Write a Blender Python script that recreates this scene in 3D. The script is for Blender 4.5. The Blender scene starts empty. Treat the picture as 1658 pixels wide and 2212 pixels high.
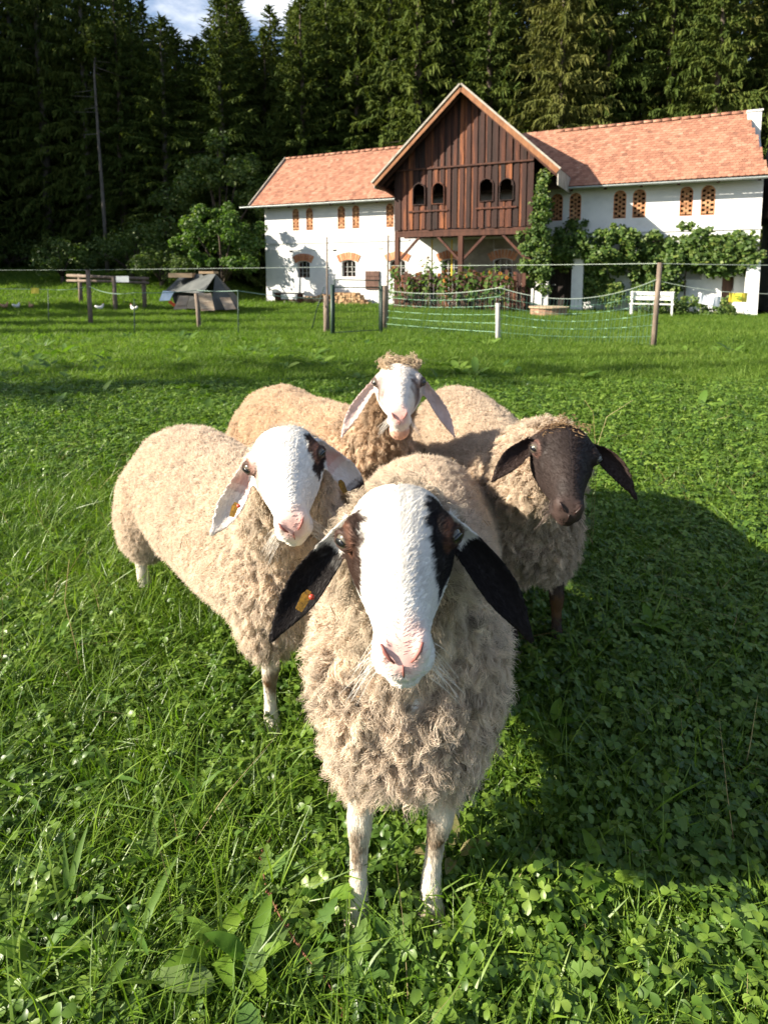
import bpy, bmesh, math, random
import numpy as np
from mathutils import Vector, Matrix, kdtree, noise
random.seed(7); RNG = np.random.default_rng(7)
S = bpy.context.scene
COL = S.collection
R = math.radians
# ------------------------------------------------------------------ camera
CAM_H, PITCH, FPX, CU, CV = 1.25, R(6.26), 1300.0, 829.0, 733.0
cam = bpy.data.cameras.new('camera')
co = bpy.data.objects.new('camera', cam); COL.objects.link(co)
co.location = (0, 0, CAM_H); co.rotation_euler = (R(90) - PITCH, 0, 0)
cam.sensor_width = 36; cam.sensor_fit = 'AUTO'; cam.lens = FPX / 2212 * 36
cam.shift_y = -(1106 - CV) / 2212
cam.clip_start = .05; cam.clip_end = 2000
cam.dof.use_dof = True; cam.dof.focus_distance = .95; cam.dof.aperture_fstop = 9.0
S.camera = co
# ------------------------------------------------------------------ light
SUN_EL, SUN_AZ = R(28.0), R(-101.5)        # azimuth measured from +Y towards +X; the sun stands to the left
w = bpy.data.worlds.new('World'); S.world = w; w.use_nodes = True
nt = w.node_tree; nt.nodes.clear()
def N(nt, t, **k):
    n = nt.nodes.new(t)
    for a, b in k.items(): setattr(n, a, b)
    return n
sky = N(nt, 'ShaderNodeTexSky', sky_type='NISHITA', sun_disc=False, sun_elevation=SUN_EL, sun_rotation=SUN_AZ, altitude=500, air_density=1.0, dust_density=1.2, ozone_density=1.5)
tc = N(nt, 'ShaderNodeTexCoord'); mp = N(nt, 'ShaderNodeMapping'); mp.inputs['Scale'].default_value = (1, 1, 2.2)
cn = N(nt, 'ShaderNodeTexNoise'); cn.inputs['Scale'].default_value = 3.2; cn.inputs['Detail'].default_value = 8; cn.inputs['Roughness'].default_value = .6
cr = N(nt, 'ShaderNodeValToRGB'); cr.color_ramp.elements[0].position = .50; cr.color_ramp.elements[1].position = .66
mx = N(nt, 'ShaderNodeMixRGB'); mx.inputs[2].default_value = (6.6, 6.8, 7.2, 1)
bg = N(nt, 'ShaderNodeBackground'); bg.inputs[1].default_value = .066
out = N(nt, 'ShaderNodeOutputWorld')
lk = nt.links.new
lk(tc.outputs['Generated'], mp.inputs[0]); lk(mp.outputs[0], cn.inputs[0]); lk(cn.outputs['Fac'], cr.inputs[0])
lk(cr.outputs[0], mx.inputs[0]); lk(sky.outputs[0], mx.inputs[1]); lk(mx.outputs[0], bg.inputs[0]); lk(bg.outputs[0], out.inputs[0])
SUNV = Vector((math.sin(SUN_AZ) * math.cos(SUN_EL), math.cos(SUN_AZ) * math.cos(SUN_EL), math.sin(SUN_EL)))
sl = bpy.data.lights.new('sun', 'SUN'); sl.energy = 5.0; sl.angle = R(.53); sl.color = (1, .91, .75)
so = bpy.data.objects.new('sun', sl); COL.objects.link(so); so.location = (-30, -8, 25)
so.rotation_euler = SUNV.to_track_quat('Z', 'Y').to_euler()
S.view_settings.view_transform = 'Standard'; S.view_settings.look = 'None'
S.view_settings.exposure = 1.6; S.view_settings.gamma = 1
S.cycles.max_bounces = 6; S.cycles.diffuse_bounces = 3; S.cycles.glossy_bounces = 3; S.cycles.transmission_bounces = 4
S.cycles.transparent_max_bounces = 8; S.cycles.use_denoising = True
# ------------------------------------------------------------------ helpers
def tag(o, label=None, cat=None, group=None, kind=None):
    if label: o['label'] = label
    if cat: o['category'] = cat
    if group: o['group'] = group
    if kind: o['kind'] = kind
    return o
def link(o, parent=None):
    COL.objects.link(o)
    if parent is not None: o.parent = parent
    return o
def empty(name, loc, rz=0, **k):
    o = bpy.data.objects.new(name, None); COL.objects.link(o)
    o.empty_display_size = .2
    o.location = loc; o.rotation_euler = (0, 0, rz)
    return tag(o, **k)
def copy_tree(o, parent=None):
    c = o.copy(); COL.objects.link(c)
    if parent is not None: c.parent = parent
    for ch in list(o.children): copy_tree(ch, c)
    return c
def ray(u, v):
    s, c = math.sin(PITCH), math.cos(PITCH); a, b = (u - CU) / FPX, (CV - v) / FPX
    return Vector((a, c + b * s, -s + b * c))
def P(u, v, d): return Vector((0, 0, CAM_H)) + ray(u, v) * d
def proj(q):
    s, c = math.sin(PITCH), math.cos(PITCH); x, y, z = q[0], q[1], q[2] - CAM_H
    d = y * c - z * s
    return CU + FPX * x / d, CV - FPX * (y * s + z * c) / d, d
def sm(a, b, x):
    t = min(1, max(0, (x - a) / (b - a))); return t * t * (3 - 2 * t)
class MB:
    """collects shapes into one mesh"""
    def __init__(s): s.v = []; s.f = []; s.tone = []; s.mi = []; s.t = 0.; s.m = 0
    def add(s, vs, fs):
        b = len(s.v); s.v += [tuple(p) for p in vs]
        for f in fs: s.f.append(tuple(i + b for i in f)); s.tone.append(s.t); s.mi.append(s.m)
    def box(s, c, d, M=None):
        x, y, z = d[0] / 2, d[1] / 2, d[2] / 2
        vs = [Vector((sx * x, sy * y, sz * z)) for sz in (-1, 1) for sx, sy in ((-1, -1), (1, -1), (1, 1), (-1, 1))]
        if M is not None: vs = [M @ p for p in vs]
        vs = [p + Vector(c) for p in vs]
        s.add(vs, [(3, 2, 1, 0), (4, 5, 6, 7), (0, 1, 5, 4), (1, 2, 6, 5), (2, 3, 7, 6), (3, 0, 4, 7)])
    def span(s, a, b): s.box([(a[i] + b[i]) / 2 for i in range(3)], [abs(b[i] - a[i]) for i in range(3)])
    def beam(s, a, b, wd, ht, up=(0, 0, 1)):
        a, b = Vector(a), Vector(b); t = (b - a); L = t.length; t.normalize()
        sd = t.cross(Vector(up)); sd.normalize(); u2 = sd.cross(t)
        M = Matrix((t, sd, u2)).transposed()
        s.box((a + b) / 2, (L, wd, ht), M)
    def prism(s, poly, y0, y1):
        n = len(poly)
        vs = [(p[0], y0, p[1]) for p in poly] + [(p[0], y1, p[1]) for p in poly]
        fs = [tuple(range(n)), tuple(range(2 * n - 1, n - 1, -1))] + [(i, i + n, (i + 1) % n + n, (i + 1) % n) for i in range(n)]
        s.add(vs, fs)
    def tube(s, pts, rad, n=6, cap=True):
        pts = [Vector(p) for p in pts]; k = len(pts)
        if not hasattr(rad, '__len__'): rad = [rad] * k
        vs = []; fs = []; ref = None
        for i, p in enumerate(pts):
            t = (pts[min(i + 1, k - 1)] - pts[max(i - 1, 0)]); t.normalize()
            if ref is None:
                ref = t.orthogonal(); ref.normalize()
            ref = ref - t * ref.dot(t); ref.normalize(); b = t.cross(ref)
            for j in range(n):
                a = 2 * math.pi * j / n
                vs.append(p + ref * (math.cos(a) * rad[i]) + b * (math.sin(a) * rad[i]))
        for i in range(k - 1):
            for j in range(n):
                fs.append((i * n + j, i * n + (j + 1) % n, (i + 1) * n + (j + 1) % n, (i + 1) * n + j))
        if cap: fs += [tuple(range(n - 1, -1, -1)), tuple(range((k - 1) * n, k * n))]
        s.add(vs, fs)
    def loft(s, pts, rx, rz, n=20, up=(0, 0, 1), ex=2.0, tans=None):
        """closed elliptic loft; rx sideways, rz along up"""
        pts = [Vector(p) for p in pts]; k = len(pts); vs = []; fs = []
        for i, p in enumerate(pts):
            t = tans[i] if tans else (pts[min(i + 1, k - 1)] - pts[max(i - 1, 0)])
            t = Vector(t).normalized()
            sd = t.cross(Vector(up)); sd.normalize(); u2 = sd.cross(t)
            for j in range(n):
                a = 2 * math.pi * j / n; ca, sa = math.cos(a), math.sin(a)
                if ex != 2: ca = math.copysign(abs(ca) ** (2 / ex), ca); sa = math.copysign(abs(sa) ** (2 / ex), sa)
                vs.append(p + sd * (ca * rx[i]) + u2 * (sa * rz[i]))
        for i in range(k - 1):
            for j in range(n):
                fs.append((i * n + j, i * n + (j + 1) % n, (i + 1) * n + (j + 1) % n, (i + 1) * n + j))
        fs += [tuple(range(n - 1, -1, -1)), tuple(range((k - 1) * n, k * n))]
        s.add(vs, fs)
    def ball(s, c, r, M=None, nu=14, nv=9):
        if not hasattr(r, '__len__'): r = (r, r, r)
        vs = []; fs = []
        vs.append(Vector((0, 0, -r[2])))
        for i in range(1, nv):
            a = math.pi * i / nv - math.pi / 2
            for j in range(nu):
                b = 2 * math.pi * j / nu
                vs.append(Vector((math.cos(a) * math.cos(b) * r[0], math.cos(a) * math.sin(b) * r[1], math.sin(a) * r[2])))
        vs.append(Vector((0, 0, r[2])))
        for j in range(nu):
            fs.append((0, 1 + (j + 1) % nu, 1 + j))
            for i in range(nv - 2): fs.append((1 + i * nu + j, 1 + i * nu + (j + 1) % nu, 1 + (i + 1) * nu + (j + 1) % nu, 1 + (i + 1) * nu + j))
            fs.append((1 + (nv - 2) * nu + j, 1 + (nv - 2) * nu + (j + 1) % nu, len(vs) - 1))
        if M is not None: vs = [M @ p for p in vs]
        s.add([p + Vector(c) for p in vs], fs)
    def mesh(s, name, mat=None, smooth=False, fix=True):
        me = bpy.data.meshes.new(name); me.from_pydata(s.v, [], s.f); me.update()
        if fix:
            bm = bmesh.new(); bm.from_mesh(me); bmesh.ops.recalc_face_normals(bm, faces=bm.faces); bm.to_mesh(me); bm.free()
        for m in (mat if isinstance(mat, (list, tuple)) else [mat] if mat else []): me.materials.append(m)
        if s.mi and max(s.mi): me.polygons.foreach_set('material_index', s.mi)
        if smooth: me.polygons.foreach_set('use_smooth', [True] * len(me.polygons))
        if any(s.tone):
            a = me.attributes.new('tone', 'FLOAT', 'FACE'); a.data.foreach_set('value', s.tone)
        return me
    def build(s, name, mat, parent=None, smooth=False, **k):
        o = bpy.data.objects.new(name, s.mesh(name, mat, smooth)); link(o, parent)
        return tag(o, **k)
def mobj(name, me, parent=None, loc=(0, 0, 0), rot=(0, 0, 0), sc=None, **k):
    o = bpy.data.objects.new(name, me); link(o, parent); o.location = loc; o.rotation_euler = rot
    if sc is not None: o.scale = sc if hasattr(sc, '__len__') else (sc, sc, sc)
    return tag(o, **k)
def fastmesh(name, V, F, mat, k=None, smooth=False, attrs=None):
    """V (n,3) array, F (m,k) int array"""
    me = bpy.data.meshes.new(name); V = np.asarray(V, dtype=np.float32); F = np.asarray(F, dtype=np.int32)
    m, kk = F.shape
    me.vertices.add(len(V)); me.vertices.foreach_set('co', V.ravel())
    me.loops.add(m * kk); me.loops.foreach_set('vertex_index', F.ravel())
    me.polygons.add(m); me.polygons.foreach_set('loop_start', np.arange(0, m * kk, kk, dtype=np.int32)); me.polygons.foreach_set('loop_total', np.full(m, kk, dtype=np.int32))
    if smooth: me.polygons.foreach_set('use_smooth', np.ones(m, dtype=bool))
    me.update(calc_edges=True)
    if mat: me.materials.append(mat)
    for nm, arr in (attrs or {}).items():
        a = me.attributes.new(nm, 'FLOAT', 'FACE'); a.data.foreach_set('value', np.asarray(arr, dtype=np.float32))
    return me
# ------------------------------------------------------------------ materials
def new_mat(name):
    m = bpy.data.materials.new(name); m.use_nodes = True; nt = m.node_tree; nt.nodes.clear()
    return m, nt, N(nt, 'ShaderNodeOutputMaterial')
def ramp(nt, stops):
    r = N(nt, 'ShaderNodeValToRGB'); e = r.color_ramp.elements
    e[0].position, e[0].color = stops[0][0], (*stops[0][1], 1)
    e[1].position, e[1].color = stops[-1][0], (*stops[-1][1], 1)
    for p, c in stops[1:-1]:
        x = e.new(p); x.color = (*c, 1)
    return r
def noisy(name, stops, scale=5, detail=6, rough=.8, bump=0., bscale=None, stretch=(1, 1, 1), tone=0., spec=.3, metal=0., distort=0., coord='Object', tonemix=None):
    """principled material: noise through a colour ramp; tone = how much per-piece variation"""
    m, nt, o = new_mat(name); L = nt.links.new
    tc = N(nt, 'ShaderNodeTexCoord'); mp = N(nt, 'ShaderNodeMapping'); mp.inputs['Scale'].default_value = stretch
    L(tc.outputs[coord], mp.inputs[0])
    n = N(nt, 'ShaderNodeTexNoise'); n.inputs['Scale'].default_value = scale; n.inputs['Detail'].default_value = detail; n.inputs['Roughness'].default_value = .62; n.inputs['Distortion'].default_value = distort
    fac = n.outputs['Fac']
    if tone:
        oi = N(nt, 'ShaderNodeObjectInfo'); at = N(nt, 'ShaderNodeAttribute', attribute_name='tone')
        ad = N(nt, 'ShaderNodeMath', operation='ADD'); fr = N(nt, 'ShaderNodeMath', operation='FRACT')
        L(oi.outputs['Random'], ad.inputs[0]); L(at.outputs['Fac'], ad.inputs[1]); L(ad.outputs[0], fr.inputs[0])
        sc = N(nt, 'ShaderNodeMath', operation='MULTIPLY_ADD'); sc.inputs[1].default_value = tone; sc.inputs[2].default_value = -tone / 2
        L(fr.outputs[0], sc.inputs[0]); a2 = N(nt, 'ShaderNodeMath', operation='ADD'); L(fac, a2.inputs[0]); L(sc.outputs[0], a2.inputs[1]); fac2 = a2.outputs[0]
        va = N(nt, 'ShaderNodeVectorMath', operation='ADD'); vs = N(nt, 'ShaderNodeVectorMath', operation='SCALE'); vs.inputs[0].default_value = (17, 31, 23); L(fr.outputs[0], vs.inputs['Scale'])
        L(mp.outputs[0], va.inputs[0]); L(vs.outputs[0], va.inputs[1]); L(va.outputs[0], n.inputs[0])
    else:
        fac2 = fac; L(mp.outputs[0], n.inputs[0])
    r = ramp(nt, stops); L(fac2, r.inputs[0])
    b = N(nt, 'ShaderNodeBsdfPrincipled'); b.inputs['Roughness'].default_value = rough; b.inputs['Specular IOR Level'].default_value = spec; b.inputs['Metallic'].default_value = metal
    L(r.outputs[0], b.inputs['Base Color'])
    if bump:
        n2 = N(nt, 'ShaderNodeTexNoise'); n2.inputs['Scale'].default_value = bscale or scale * 3; n2.inputs['Detail'].default_value = 5; L(mp.outputs[0], n2.inputs[0])
        bp = N(nt, 'ShaderNodeBump'); bp.inputs['Strength'].default_value = bump; bp.inputs['Distance'].default_value = .02; L(n2.outputs['Fac'], bp.inputs['Height']); L(bp.outputs[0], b.inputs['Normal'])
    L(b.outputs[0], o.inputs[0]); return m
def leafy(name, stops, trans=.35, rough=.5, wscale=.6, rnd=.5, spec=.25, tcol=(1.25, 1.45, .5), back=None):
    """leaf: colour by per-instance random, per-face tone and a slow world noise; light passes through"""
    m, nt, o = new_mat(name); L = nt.links.new
    g = N(nt, 'ShaderNodeNewGeometry'); n = N(nt, 'ShaderNodeTexNoise'); n.inputs['Scale'].default_value = wscale; n.inputs['Detail'].default_value = 5
    L(g.outputs['Position'], n.inputs[0])
    oi = N(nt, 'ShaderNodeObjectInfo'); at = N(nt, 'ShaderNodeAttribute', attribute_name='tone')
    ad = N(nt, 'ShaderNodeMath', operation='ADD'); fr = N(nt, 'ShaderNodeMath', operation='FRACT'); L(oi.outputs['Random'], ad.inputs[0]); L(at.outputs['Fac'], ad.inputs[1]); L(ad.outputs[0], fr.inputs[0])
    mm = N(nt, 'ShaderNodeMix'); mm.inputs['Factor'].default_value = rnd
    L(n.outputs['Fac'], mm.inputs[2]); L(fr.outputs[0], mm.inputs[3])
    r = ramp(nt, stops); L(mm.outputs[0], r.inputs[0])
    b = N(nt, 'ShaderNodeBsdfPrincipled'); b.inputs['Roughness'].default_value = rough; b.inputs['Specular IOR Level'].default_value = spec
    t = N(nt, 'ShaderNodeBsdfTranslucent'); ml = N(nt, 'ShaderNodeMixRGB', blend_type='MULTIPLY'); ml.inputs[0].default_value = 1; ml.inputs[2].default_value = (*tcol, 1)
    L(r.outputs[0], b.inputs['Base Color']); L(r.outputs[0], ml.inputs[1]); L(ml.outputs[0], t.inputs[0])
    ms = N(nt, 'ShaderNodeMixShader'); ms.inputs[0].default_value = trans; L(b.outputs[0], ms.inputs[1]); L(t.outputs[0], ms.inputs[2]); L(ms.outputs[0], o.inputs[0])
    return m
def plain(name, c, rough=.6, spec=.4, metal=0., emit=None):
    v = lambda k: tuple(min(1, x * k) for x in c)
    return noisy(name, [(.3, v(.86)), (.7, v(1.12))], scale=9, rough=rough, spec=spec, metal=metal)
# ------------------------------------------------------------------ terrain
HL = Vector((-5.8, 29.8, -.2)); HE = Vector((.89655, -.44295, 0)); HI = Vector((.44295, .89655, 0)); HROT = math.atan2(HE.y, HE.x)
def hp(s, y, z): return HL + HE * s + HI * y + Vector((0, 0, z))
def gz(x, y):
    z = -.2 * sm(7, 18, y)
    q = (x - HL.x) * HI.x + (y - HL.y) * HI.y
    wl = sm(-6, -13, x)
    z += wl * (.09 * min(25, max(0, y - 20)))
    r = max(q - 8.5, 0) * (1 - wl) + wl * max(0, y - 41) * .5
    z += .40 * r * sm(0, 8, r) if r < 22 else 8.8 + .05 * min(40, r - 22)
    return z
M_ground = noisy('meadow_soil', [(.25, (.014, .022, .006)), (.5, (.028, .046, .010)), (.75, (.055, .065, .02))], scale=3, detail=8, rough=.95, spec=.1, bump=.6, bscale=30)
def build_ground():
    xs = np.concatenate([np.linspace(-160, -42, 14), np.linspace(-38, 38, 77), np.linspace(42, 160, 14)])
    ys = np.concatenate([np.linspace(-30, -2, 8), np.linspace(-1, 60, 123), np.linspace(64, 200, 18)])
    nx, ny = len(xs), len(ys)
    V = [(x, y, gz(x, y)) for y in ys for x in xs]
    F = [(j * nx + i, j * nx + i + 1, (j + 1) * nx + i + 1, (j + 1) * nx + i) for j in range(ny - 1) for i in range(nx - 1)]
    me = fastmesh('meadow_ground', V, F, M_ground, smooth=True)
    mobj('meadow_ground', me, kind='structure')
build_ground()
# ------------------------------------------------------------------ grass
G_ST = [(.15, (.026, .062, .007)), (.4, (.078, .148, .014)), (.62, (.145, .230, .025)), (.82, (.205, .280, .044)), (.95, (.30, .27, .10))]
M_blade = leafy('grass_blade', G_ST, trans=.35, rough=.42, wscale=1.1, rnd=.42, spec=.35)
M_far = leafy('grass_far', [(.2, (.048, .100, .013)), (.5, (.105, .180, .025)), (.75, (.170, .240, .045)), (.95, (.27, .26, .10))], trans=.45, rough=.55, wscale=.35, rnd=.5, spec=.2)
M_clover = leafy('clover_leaf', [(.15, (.034, .078, .012)), (.42, (.086, .162, .022)), (.72, (.150, .235, .034)), (.95, (.215, .290, .055))], trans=.36, rough=.42, wscale=1.3, rnd=.6, spec=.45)
M_dry = leafy('dry_straw', [(.2, (.20, .13, .06)), (.6, (.36, .27, .13)), (.9, (.45, .38, .2))], trans=.2, rough=.7, rnd=.8, tcol=(1, 1, .8))
M_flower = plain('clover_bloom', (.62, .50, .52), .8)
def blade_arr(n, spread, h0, h1, w0, w1, seg=4, lean=.5, rs=None, flat=0.):
    rs = rs or RNG; V = []; F = []; T = []
    for i in range(n):
        r = spread * math.sqrt(rs.random()); a = rs.random() * 6.283; x, y = r * math.cos(a), r * math.sin(a)
        h = h0 + (h1 - h0) * rs.random(); wd = w0 + (w1 - w0) * rs.random()
        az = rs.random() * 6.283; ln = lean * (.3 + rs.random()); dx, dy = math.cos(az), math.sin(az)
        tw = az + 1.57 + rs.normal() * .5; sx, sy = math.cos(tw), math.sin(tw); b = len(V); tn = rs.random()
        for k in range(seg + 1):
            t = k / seg; out = ln * h * t * t; z = h * t * (1 - .35 * ln * t) - .008 - flat * h * t * t
            ww = wd * (1 - t ** 1.7) * (.7 + .6 * t) / 2 + .0003
            V.append((x + dx * out - sx * ww, y + dy * out - sy * ww, z)); V.append((x + dx * out + sx * ww, y + dy * out + sy * ww, z))
        for k in range(seg):
            F.append((b + 2 * k, b + 2 * k + 1, b + 2 * k + 3, b + 2 * k + 2)); T.append(tn)
    return V, F, T
def leaflet(c, d, up, L, wd, V, F, T, tn, fold=.25, droop=.2, notch=False):
    """oval leaf, six quads, folded along its midrib"""
    d = Vector(d).normalized(); up = Vector(up).normalized(); sd = d.cross(up).normalized(); up = sd.cross(d); b = len(V)
    prof = [(0, .06), (.25, .62), (.55, 1.), (.82, .82), (1., .30 if not notch else .45)]
    for t, q in prof:
        p = Vector(c) + d * (L * t) - up * (droop * L * t * t)
        hw = wd * q / 2
        tip = d * (-.06 * L if (notch and t == 1.) else 0)
        V.append(tuple(p - sd * hw + up * fold * hw)); V.append(tuple(p + tip)); V.append(tuple(p + sd * hw + up * fold * hw))
    for k in range(len(prof) - 1):
        a = b + 3 * k; F.append((a, a + 1, a + 4, a + 3)); F.append((a + 1, a + 2, a + 5, a + 4)); T.extend([tn, tn])
def clover_arr(n, spread, hmin, hmax, smin, smax, rs):
    V = []; F = []; T = []
    for i in range(n):
        r = spread * math.sqrt(rs.random()); a = rs.random() * 6.283; x, y = r * math.cos(a), r * math.sin(a)
        h = hmin + (hmax - hmin) * rs.random(); sz = smin + (smax - smin) * rs.random(); tl = rs.random() * 6.283; tm = rs.random() * .55
        top = Vector((x + math.cos(tl) * h * .3, y + math.sin(tl) * h * .3, h)); nrm = Vector((math.cos(tl) * tm, math.sin(tl) * tm, 1)).normalized()
        b = len(V); sx, sy = -math.sin(tl) * .0007, math.cos(tl) * .0007; tn = rs.random()
        V += [(x - sx, y - sy, 0), (x + sx, y + sy, 0), (top.x + sx, top.y + sy, h), (top.x - sx, top.y - sy, h)]; F.append((b, b + 1, b + 2, b + 3)); T.append(tn)
        a0 = rs.random() * 6.283; e = nrm.orthogonal().normalized(); f = nrm.cross(e)
        for k in range(3):
            a = a0 + k * 2.094 + rs.normal() * .12; d = e * math.cos(a) + f * math.sin(a)
            leaflet(top, d, nrm, sz, sz * .86, V, F, T, tn, fold=.3, droop=.12 + .2 * rs.random(), notch=True)
    return V, F, T
def weed_arr(n, L0, L1, rs, wr=.26, lift=.6, teeth=False):
    V = []; F = []; T = []
    for i in range(n):
        a = 6.283 * i / n + rs.normal() * .3; L = L0 + (L1 - L0) * rs.random(); el = lift * (.5 + rs.random() * .8)
        d = (math.cos(a) * math.cos(el), math.sin(a) * math.cos(el), math.sin(el))
        leaflet((0, 0, .005), d, (-math.cos(a) * math.sin(el), -math.sin(a) * math.sin(el), math.cos(el)), L, L * wr, V, F, T, rs.random(), fold=.25, droop=.45)
    return V, F, T
def protos(kind, n, mat, fn):
    c = bpy.data.collections.new(kind)
    for i in range(n):
        V, F, T = fn(np.random.default_rng(100 + i))
        me = fastmesh(kind, V, F, mat, attrs={'tone': T}); o = bpy.data.objects.new(kind + '_source', me); c.objects.link(o)
    return c
def scatter(name, coll, pts, rot, scl, label=None):
    me = bpy.data.meshes.new(name); me.from_pydata([tuple(p) for p in pts], [], [])
    a = me.attributes.new('rot', 'FLOAT_VECTOR', 'POINT'); a.data.foreach_set('vector', np.asarray(rot, dtype=np.float32).ravel())
    a = me.attributes.new('scl', 'FLOAT', 'POINT'); a.data.foreach_set('value', np.asarray(scl, dtype=np.float32))
    o = bpy.data.objects.new(name, me); COL.objects.link(o); o['kind'] = 'stuff'
    if label: o['label'] = label
    g = bpy.data.node_groups.new(name, 'GeometryNodeTree'); g.interface.new_socket('Geometry', in_out='INPUT', socket_type='NodeSocketGeometry'); g.interface.new_socket('Geometry', in_out='OUTPUT', socket_type='NodeSocketGeometry')
    gi = g.nodes.new('NodeGroupInput'); go = g.nodes.new('NodeGroupOutput'); ip = g.nodes.new('GeometryNodeInstanceOnPoints'); ci = g.nodes.new('GeometryNodeCollectionInfo')
    ci.inputs[0].default_value = coll; ci.inputs['Separate Children'].default_value = True; ci.inputs['Reset Children'].default_value = True
    ip.inputs['Pick Instance'].default_value = True
    ra = g.nodes.new('GeometryNodeInputNamedAttribute'); ra.data_type = 'FLOAT_VECTOR'; ra.inputs[0].default_value = 'rot'
    sa = g.nodes.new('GeometryNodeInputNamedAttribute'); sa.data_type = 'FLOAT'; sa.inputs[0].default_value = 'scl'
    e2r = g.nodes.new('FunctionNodeEulerToRotation')
    g.links.new(gi.outputs[0], ip.inputs['Points']); g.links.new(ci.outputs[0], ip.inputs['Instance'])
    g.links.new(ra.outputs[0], e2r.inputs[0]); g.links.new(e2r.outputs[0], ip.inputs['Rotation']); g.links.new(sa.outputs[0], ip.inputs['Scale'])
    g.links.new(ip.outputs[0], go.inputs[0])
    md = o.modifiers.new('scatter', 'NODES'); md.node_group = g
    return o
def field(y0, y1, dens, rs, margin=1.25, fn=None):
    """random points on the ground inside the widened view wedge, dens per m2"""
    w1 = .64 * (y1 + .3) * margin + .5; n = int(dens * 2 * w1 * (y1 - y0)); x = rs.uniform(-w1, w1, n); y = rs.uniform(y0, y1, n)
    k = np.abs(x) < .64 * (y + .3) * margin + .5; x, y = x[k], y[k]
    if fn is not None:
        k = rs.random(len(x)) < fn(x, y); x, y = x[k], y[k]
    return x, y
def nz(x, y, s, o=0.): return np.array([noise.noise((a * s + o, b * s, o)) for a, b in zip(x, y)])
def house_block(x, y):
    s = (x - HL.x) * HE.x + (y - HL.y) * HE.y; q = (x - HL.x) * HI.x + (y - HL.y) * HI.y
    return ~((s > -.3) & (s < 27) & (q > -.25) & (q < 6))
def grass():
    rs = np.random.default_rng(5)
    cb = protos('grass_tuft', 8, M_blade, lambda r: blade_arr(12, .035, .035, .105, .0025, .0055, 4, .9, r))
    cl = protos('grass_long', 6, M_blade, lambda r: blade_arr(9, .03, .10, .21, .003, .0065, 5, 1.1, r, .15))
    cc = protos('clover_patch', 8, M_clover, lambda r: clover_arr(9, .055, .025, .075, .010, .0185, r))
    cw = protos('low_weed', 6, M_clover, lambda r: weed_arr(6, .03, .07, r, .36, .7))
    cd = protos('straw', 5, M_dry, lambda r: blade_arr(2, .02, .06, .22, .0015, .003, 3, 1.6, r, .3))
    cm = protos('meadow_tuft', 6, M_far, lambda r: blade_arr(26, .10, .04, .12, .005, .010, 3, .9, r))
    cf = protos('distant_tuft', 6, M_far, lambda r: blade_arr(38, .30, .06, .15, .012, .022, 2, .9, r))
    def put(name, coll, x, y, s0, s1, tilt=.25, zo=0., label=None):
        for fx, fy in ((-.050, 1.01), (.093, 1.035), (-.305, 1.47)):
            k = np.hypot(x - fx, (y - fy) * .8) > (.065 if name in ('clover', 'long_grass', 'low_weeds') else .03); x, y = x[k], y[k]
        n = len(x); z = np.array([gz(a, b) for a, b in zip(x, y)]) + zo
        rot = np.stack([rs.normal(0, tilt, n), rs.normal(0, tilt, n), rs.random(n) * 6.283], 1)
        scatter(name, coll, np.stack([x, y, z], 1), rot, rs.uniform(s0, s1, n), label)
    # near pasture: clover to the right and front, longer grass to the left
    lf = lambda x, y: np.clip(.45 - .42 * x + .8 * nz(x, y, 1.6, 3), .08, 1)
    x, y = field(.32, 4.2, 2000, rs); put('grass', cb, x, y, .7, 1.25, .3, label='short green pasture grass between the clover')
    x, y = field(.32, 3.6, 900, rs, fn=lf); put('long_grass', cl, x, y, .6, 1.15, .45, label='longer grass blades leaning over left of the sheep')
    cf_ = lambda x, y: np.clip(.62 + .25 * x + 1.1 * nz(x, y, 2.1, 9), .12, 1)
    x, y = field(.32, 3.4, 1000, rs, fn=cf_); put('clover', cc, x, y, .75, 1.3, .2, label='low clover leaves covering the pasture')
    x, y = field(.32, 4.5, 130, rs, fn=lambda x, y: np.clip(.5 + 1.2 * nz(x, y, 1.5, 21), 0, 1)); put('low_weeds', cw, x, y, .6, 1.2, .2, label='small broad leaved weeds in the grass')
    x, y = field(.32, 5, 45, rs); x2, y2 = field(.32, 4.5, 260, rs, fn=lambda x, y: np.clip(.25 + 1.3 * nz(x, y, 1.1, 31), 0, 1)); x, y = np.concatenate([x, x2]), np.concatenate([y, y2]); put('dry_straw', cd, x, y, .25, 1.0, .9, zo=.015, label='dry straw stalks lying in the grass')
    x, y = field(3.4, 6.5, 420, rs); put('clover_farther', cc, x, y, 1., 1.6, .2, label='clover in the pasture behind the sheep')
    x, y = field(3.6, 10.5, 420, rs, 1.15); put('meadow_grass', cm, x, y, .7, 1.25, .25, label='trodden meadow grass behind the sheep')
    x, y = field(4.5, 12, 16, rs, 1.1, fn=lambda x, y: np.clip(.3 - .1 * x + 1.5 * nz(x, y, .5, 2), 0, 1)); put('meadow_weeds', cw, x, y, 2., 4., .2, label='coarse weeds in the meadow before the fence')
    x, y = field(10, 24, 120, rs, 1.1); k = house_block(x, y); put('yard_grass', cm, x[k], y[k], .9, 1.6, .25, label='mown grass between the fence and the house')
    x, y = field(22, 46, 26, rs, 1.15); k = house_block(x, y); put('distant_grass', cf, x[k], y[k], .8, 1.5, .2, label='grass around the house and the forest edge')
grass()
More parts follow.
